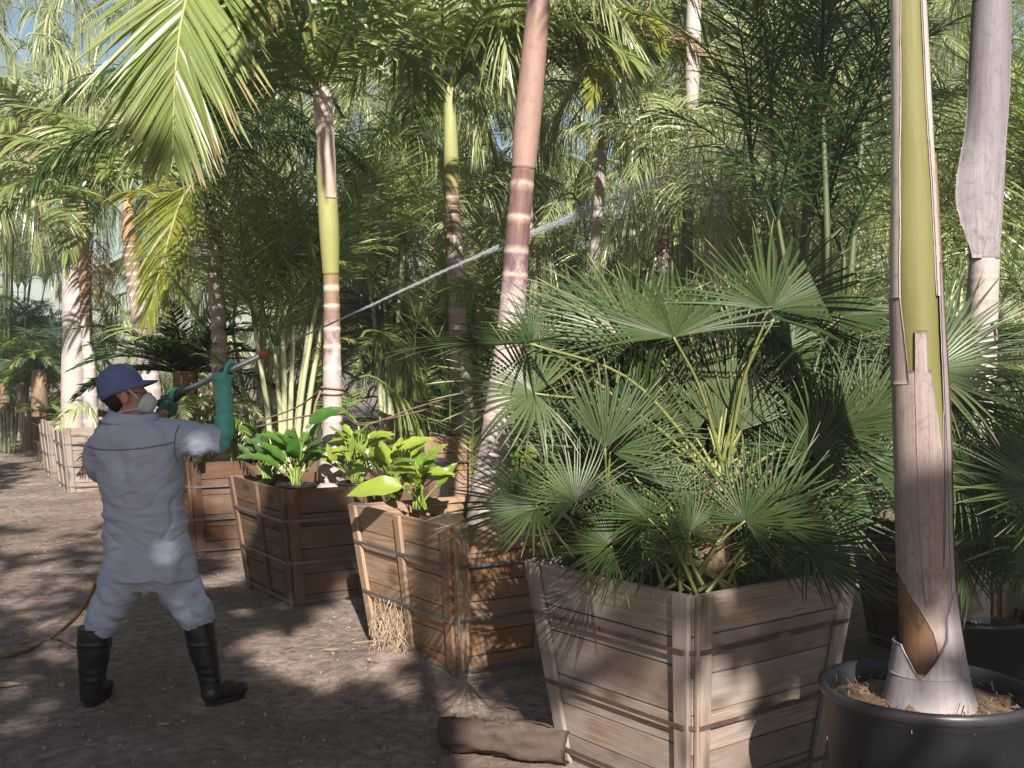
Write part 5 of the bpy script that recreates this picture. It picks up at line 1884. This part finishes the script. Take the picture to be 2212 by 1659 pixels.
straw(900, (-4.5, 1), (4.5, 9), (.03, .16), (.002, .006))
straw(160, (-3.5, 1), (4.5, 8), (.2, .6), (.003, .007))
straw(260, (-3.2, .9), (4.6, 7.5), (.05, .2), (.004, .011), .007)
straw(420, (-1.2, .8), (4.8, 7.6), (.04, .22), (.002, .006))
straw(700, (-8, -2), (8, 17), (.08, .35), (.006, .03))
for cx, cy, L, w, a in ((-1.05, 6.45, .10, .035, .1), (-.75, 5.9, .06, .02, 1.0), (-1.4, 6.0, .07, .02, 2.0), (-.9, 5.2, .06, .02, .6), (-2.6, 5.7, .14, .05, .2), (-2.9, 6.6, .1, .03, 1.2), (.0, 5.3, .09, .03, 2.4), (-1.6, 5.1, .06, .02, .3)):
    k = 7
    u = np.linspace(0, 1, k)
    q = np.stack([cx + math.cos(a) * (u - .5) * L, cy + math.sin(a) * (u - .5) * L, ground_h(cx, cy) + .008 + .02 * (u - .5) ** 2], 1)
    strips(mb, q[None], np.broadcast_to([-math.sin(a), math.cos(a), .25], (1, k, 3)), (w * np.sin(np.pi * np.clip(u, .04, .96)))[None], np.broadcast_to([0, 0, 1.0], (1, k, 3)), .3)
o = mb.build('litter', 'twig')
tag(o, 'straw, twigs and dry leaf bits strewn over the dirt path', 'litter', kind='stuff')


# ------------------------------------------------------------------ trees across the path that shade the foreground
def shade_want(x, z):
    """hand-made map of the shade wanted on the plane 5.5 m ahead; crown leaves follow it"""
    n1 = mnoise.noise((x * 1.7, z * 2.1, 4.0))
    n2 = mnoise.noise((x * 4.5, z * 5.5, 9.0))
    edge = -.64 + .25 * n1
    cov = 1.0 if x < edge else .0
    if z > 1.74 + .2 * n1:
        cov = 0.0
    if (x + 1.05) ** 2 / .20 + (z - 1.72) ** 2 / .11 < 1 + .5 * n1:
        cov = 1.0
    if (x + .93) ** 2 / .36 + (z - .55) ** 2 / .22 < 1 + .6 * n2 or (x + .42) ** 2 / .36 + (z - 1.08) ** 2 / .42 < 1 + .4 * n2:
        cov = 0.0
    if edge < x < -.25 and z < .3 and n1 + .5 * n2 > .02:
        cov = max(cov, .9)
    if cov > 0 and n2 + .6 * n1 > (.42 if z < .2 else .36):
        cov = 0.0
    if x > .5 and z < -.82:
        cov = .9
    if -2.3 < x < -1.15 and .25 < z < 1.35 and n2 + .4 * n1 > .10:
        cov *= .28
    if x > -.62 and z < -.24:
        cov = .9 if (x > .5 and z < -.82) else 0.0
    if -.1 < x < 1.2 and -.24 < z < .2 + .2 * n1:
        cov = max(cov, .5 if n2 > -.25 else .1)
    if .75 < x < 1.35 and -.6 < z <= -.2 and n2 > .05:
        cov = max(cov, .4)
    if x < -1.85 and 1.75 < z < 3.7 and mnoise.noise((x * 1.1 + z * .8, z * 4.2, 2.0)) > -.06:
        cov = .9
    if x > 1.75 and z < 1.15 + .25 * n1:
        cov = .95
    if x < -2.4 and z > .7 and n2 + n1 > .08:
        cov = 0.0
    return cov


for (tx, ty, lab, x0, x1) in ((1.2, -4.6, 'broad leaved shade tree across the path behind the viewer', -2.2, 1.6), (-2.4, -5.6, 'second shade tree across the path, to the left behind the viewer', -5.2, -1.85), (4.6, -4.9, 'third shade tree across the path, to the right behind the viewer', 1.5, 3.6)):
    tt = thing('shade_tree', lab, 'tree', (tx, ty, 0), 'shade trees across the path')
    trunk_mb([(tx, ty, -.1, .17), (tx + .1, ty, 2.0, .14), (tx, ty - .1, 4.5, .11), (tx, ty, 7.0, .05)], (), 14, .1, .1).build('trunk', 'bark', tt)
    mb = MB()
    lc_, need = 0, (4800 if x1 != 3.6 else 2800)
    P0_, B0_, W0_ = [], [], []
    tries = 0
    while lc_ < need and tries < 120000:
        tries += 1
        xx, zz = rng.uniform(x0, x1), rng.uniform(-1.4, 3.7 if x1 == -1.85 else 2.6)
        if rng.random() > shade_want(xx, zz):  # unseen crown shaped to cast the wanted shade
            continue
        yy = ty + rng.normal(0, .7)
        tt_ = (5.5 - yy) / -S.y * 1.0
        p = np.array([xx + S.x * tt_, yy, zz + S.z * tt_])
        d = nrm(np.array([rng.normal(), rng.normal(), rng.normal() * .5 - .3]))
        L = rng.uniform(.13, .24)
        P0_.append(np.stack([p, p + d * L * .35, p + d * L * .7, p + d * L]))
        b = nrm(np.cross(d, rng.normal(0, 1, 3)))
        B0_.append(np.broadcast_to(b, (4, 3)))
        W0_.append(np.array([.02, .10, .085, .004]) * L / .2)
        lc_ += 1
    strips(mb, np.array(P0_), np.array(B0_), np.array(W0_))
    mb.build('crown', 'shade', tt)
    mb = MB()
    for q in range(9):
        a = rng.uniform(0, 6.28)
        z0 = rng.uniform(3.5, 5.5)
        tgt = np.array(P0_[int(rng.integers(len(P0_)))][0])
        tube(mb, curve([(tx, ty, z0), tuple(np.array([tx, ty, z0]) * .5 + tgt * .5 + [0, 0, .2]), tuple(tgt)], 10), np.linspace(.05, .012, 10), 7)
    mb.build('branch', 'bark', tt)

# ------------------------------------------------------------------ even haze added for the veiling glare
t = NT('haze')
vp = t.n('ShaderNodeVolumePrincipled')
vp.inputs['Color'].default_value = (.93, .95, .97, 1)
vp.inputs['Density'].default_value = .0019
vp.inputs['Anisotropy'].default_value = 0.0
t.t.nodes.remove(t.p)
t.l(vp.outputs[0], t.out.inputs['Volume'])
M['haze'] = t.m
mb = MB()
hx0, hx1, hy0, hy1, hz0, hz1 = -122.0, 122.0, -82.0, 162.0, -1.5, 15.5
mb.add([(x, y, z) for z in (hz0, hz1) for y in (hy0, hy1) for x in (hx0, hx1)], np.array([(0, 2, 3, 1), (4, 5, 7, 6), (0, 1, 5, 4), (2, 6, 7, 3), (0, 4, 6, 2), (1, 3, 7, 5)]))
o = mb.build('haze', 'haze', smooth=False)
tag(o, kind='stuff')

# unseen trees added on both sides of the path to cut low sky light
for k, (tx, ty, lab) in enumerate(((-6.6, 1.5, 'unseen tree added left of the viewer to block low sky light'), (-7.0, 6.0, 'unseen tree added on the left ahead of the viewer to block sky light'), (6.0, 1.0, 'unseen tree added right of the viewer to block low sky light'))):
    tt = thing('shade_tree', lab, 'tree', (tx, ty, 0), 'shade trees across the path')
    trunk_mb([(tx, ty, -.1, .2), (tx + .1, ty, 2.0, .16), (tx, ty - .1, 4.5, .11), (tx, ty, 6.5, .05)], (), 14, .1, .1).build('trunk', 'bark', tt)
    mb = MB()
    n = 2600
    th, ph = rng.uniform(0, 6.28, n), np.arccos(rng.uniform(-1, 1, n))
    rr = rng.uniform(.45, 1.0, n) ** .5
    P = np.stack([tx + 1.5 * rr * np.sin(ph) * np.cos(th), ty + 2.5 * rr * np.sin(ph) * np.sin(th), 4.3 + 3.4 * rr * np.cos(ph)], 1)
    d = nrm(rng.normal(0, 1, (n, 3)) - [0, 0, .4])
    L = rng.uniform(.2, .36, n)[:, None]
    b = nrm(np.cross(d, rng.normal(0, 1, (n, 3))))
    strips(mb, np.stack([P, P + d * L * .35, P + d * L * .7, P + d * L], 1), np.repeat(b[:, None], 4, 1), np.array([.03, .14, .12, .005])[None] * L / .28)
    mb.build('crown', 'shade', tt)
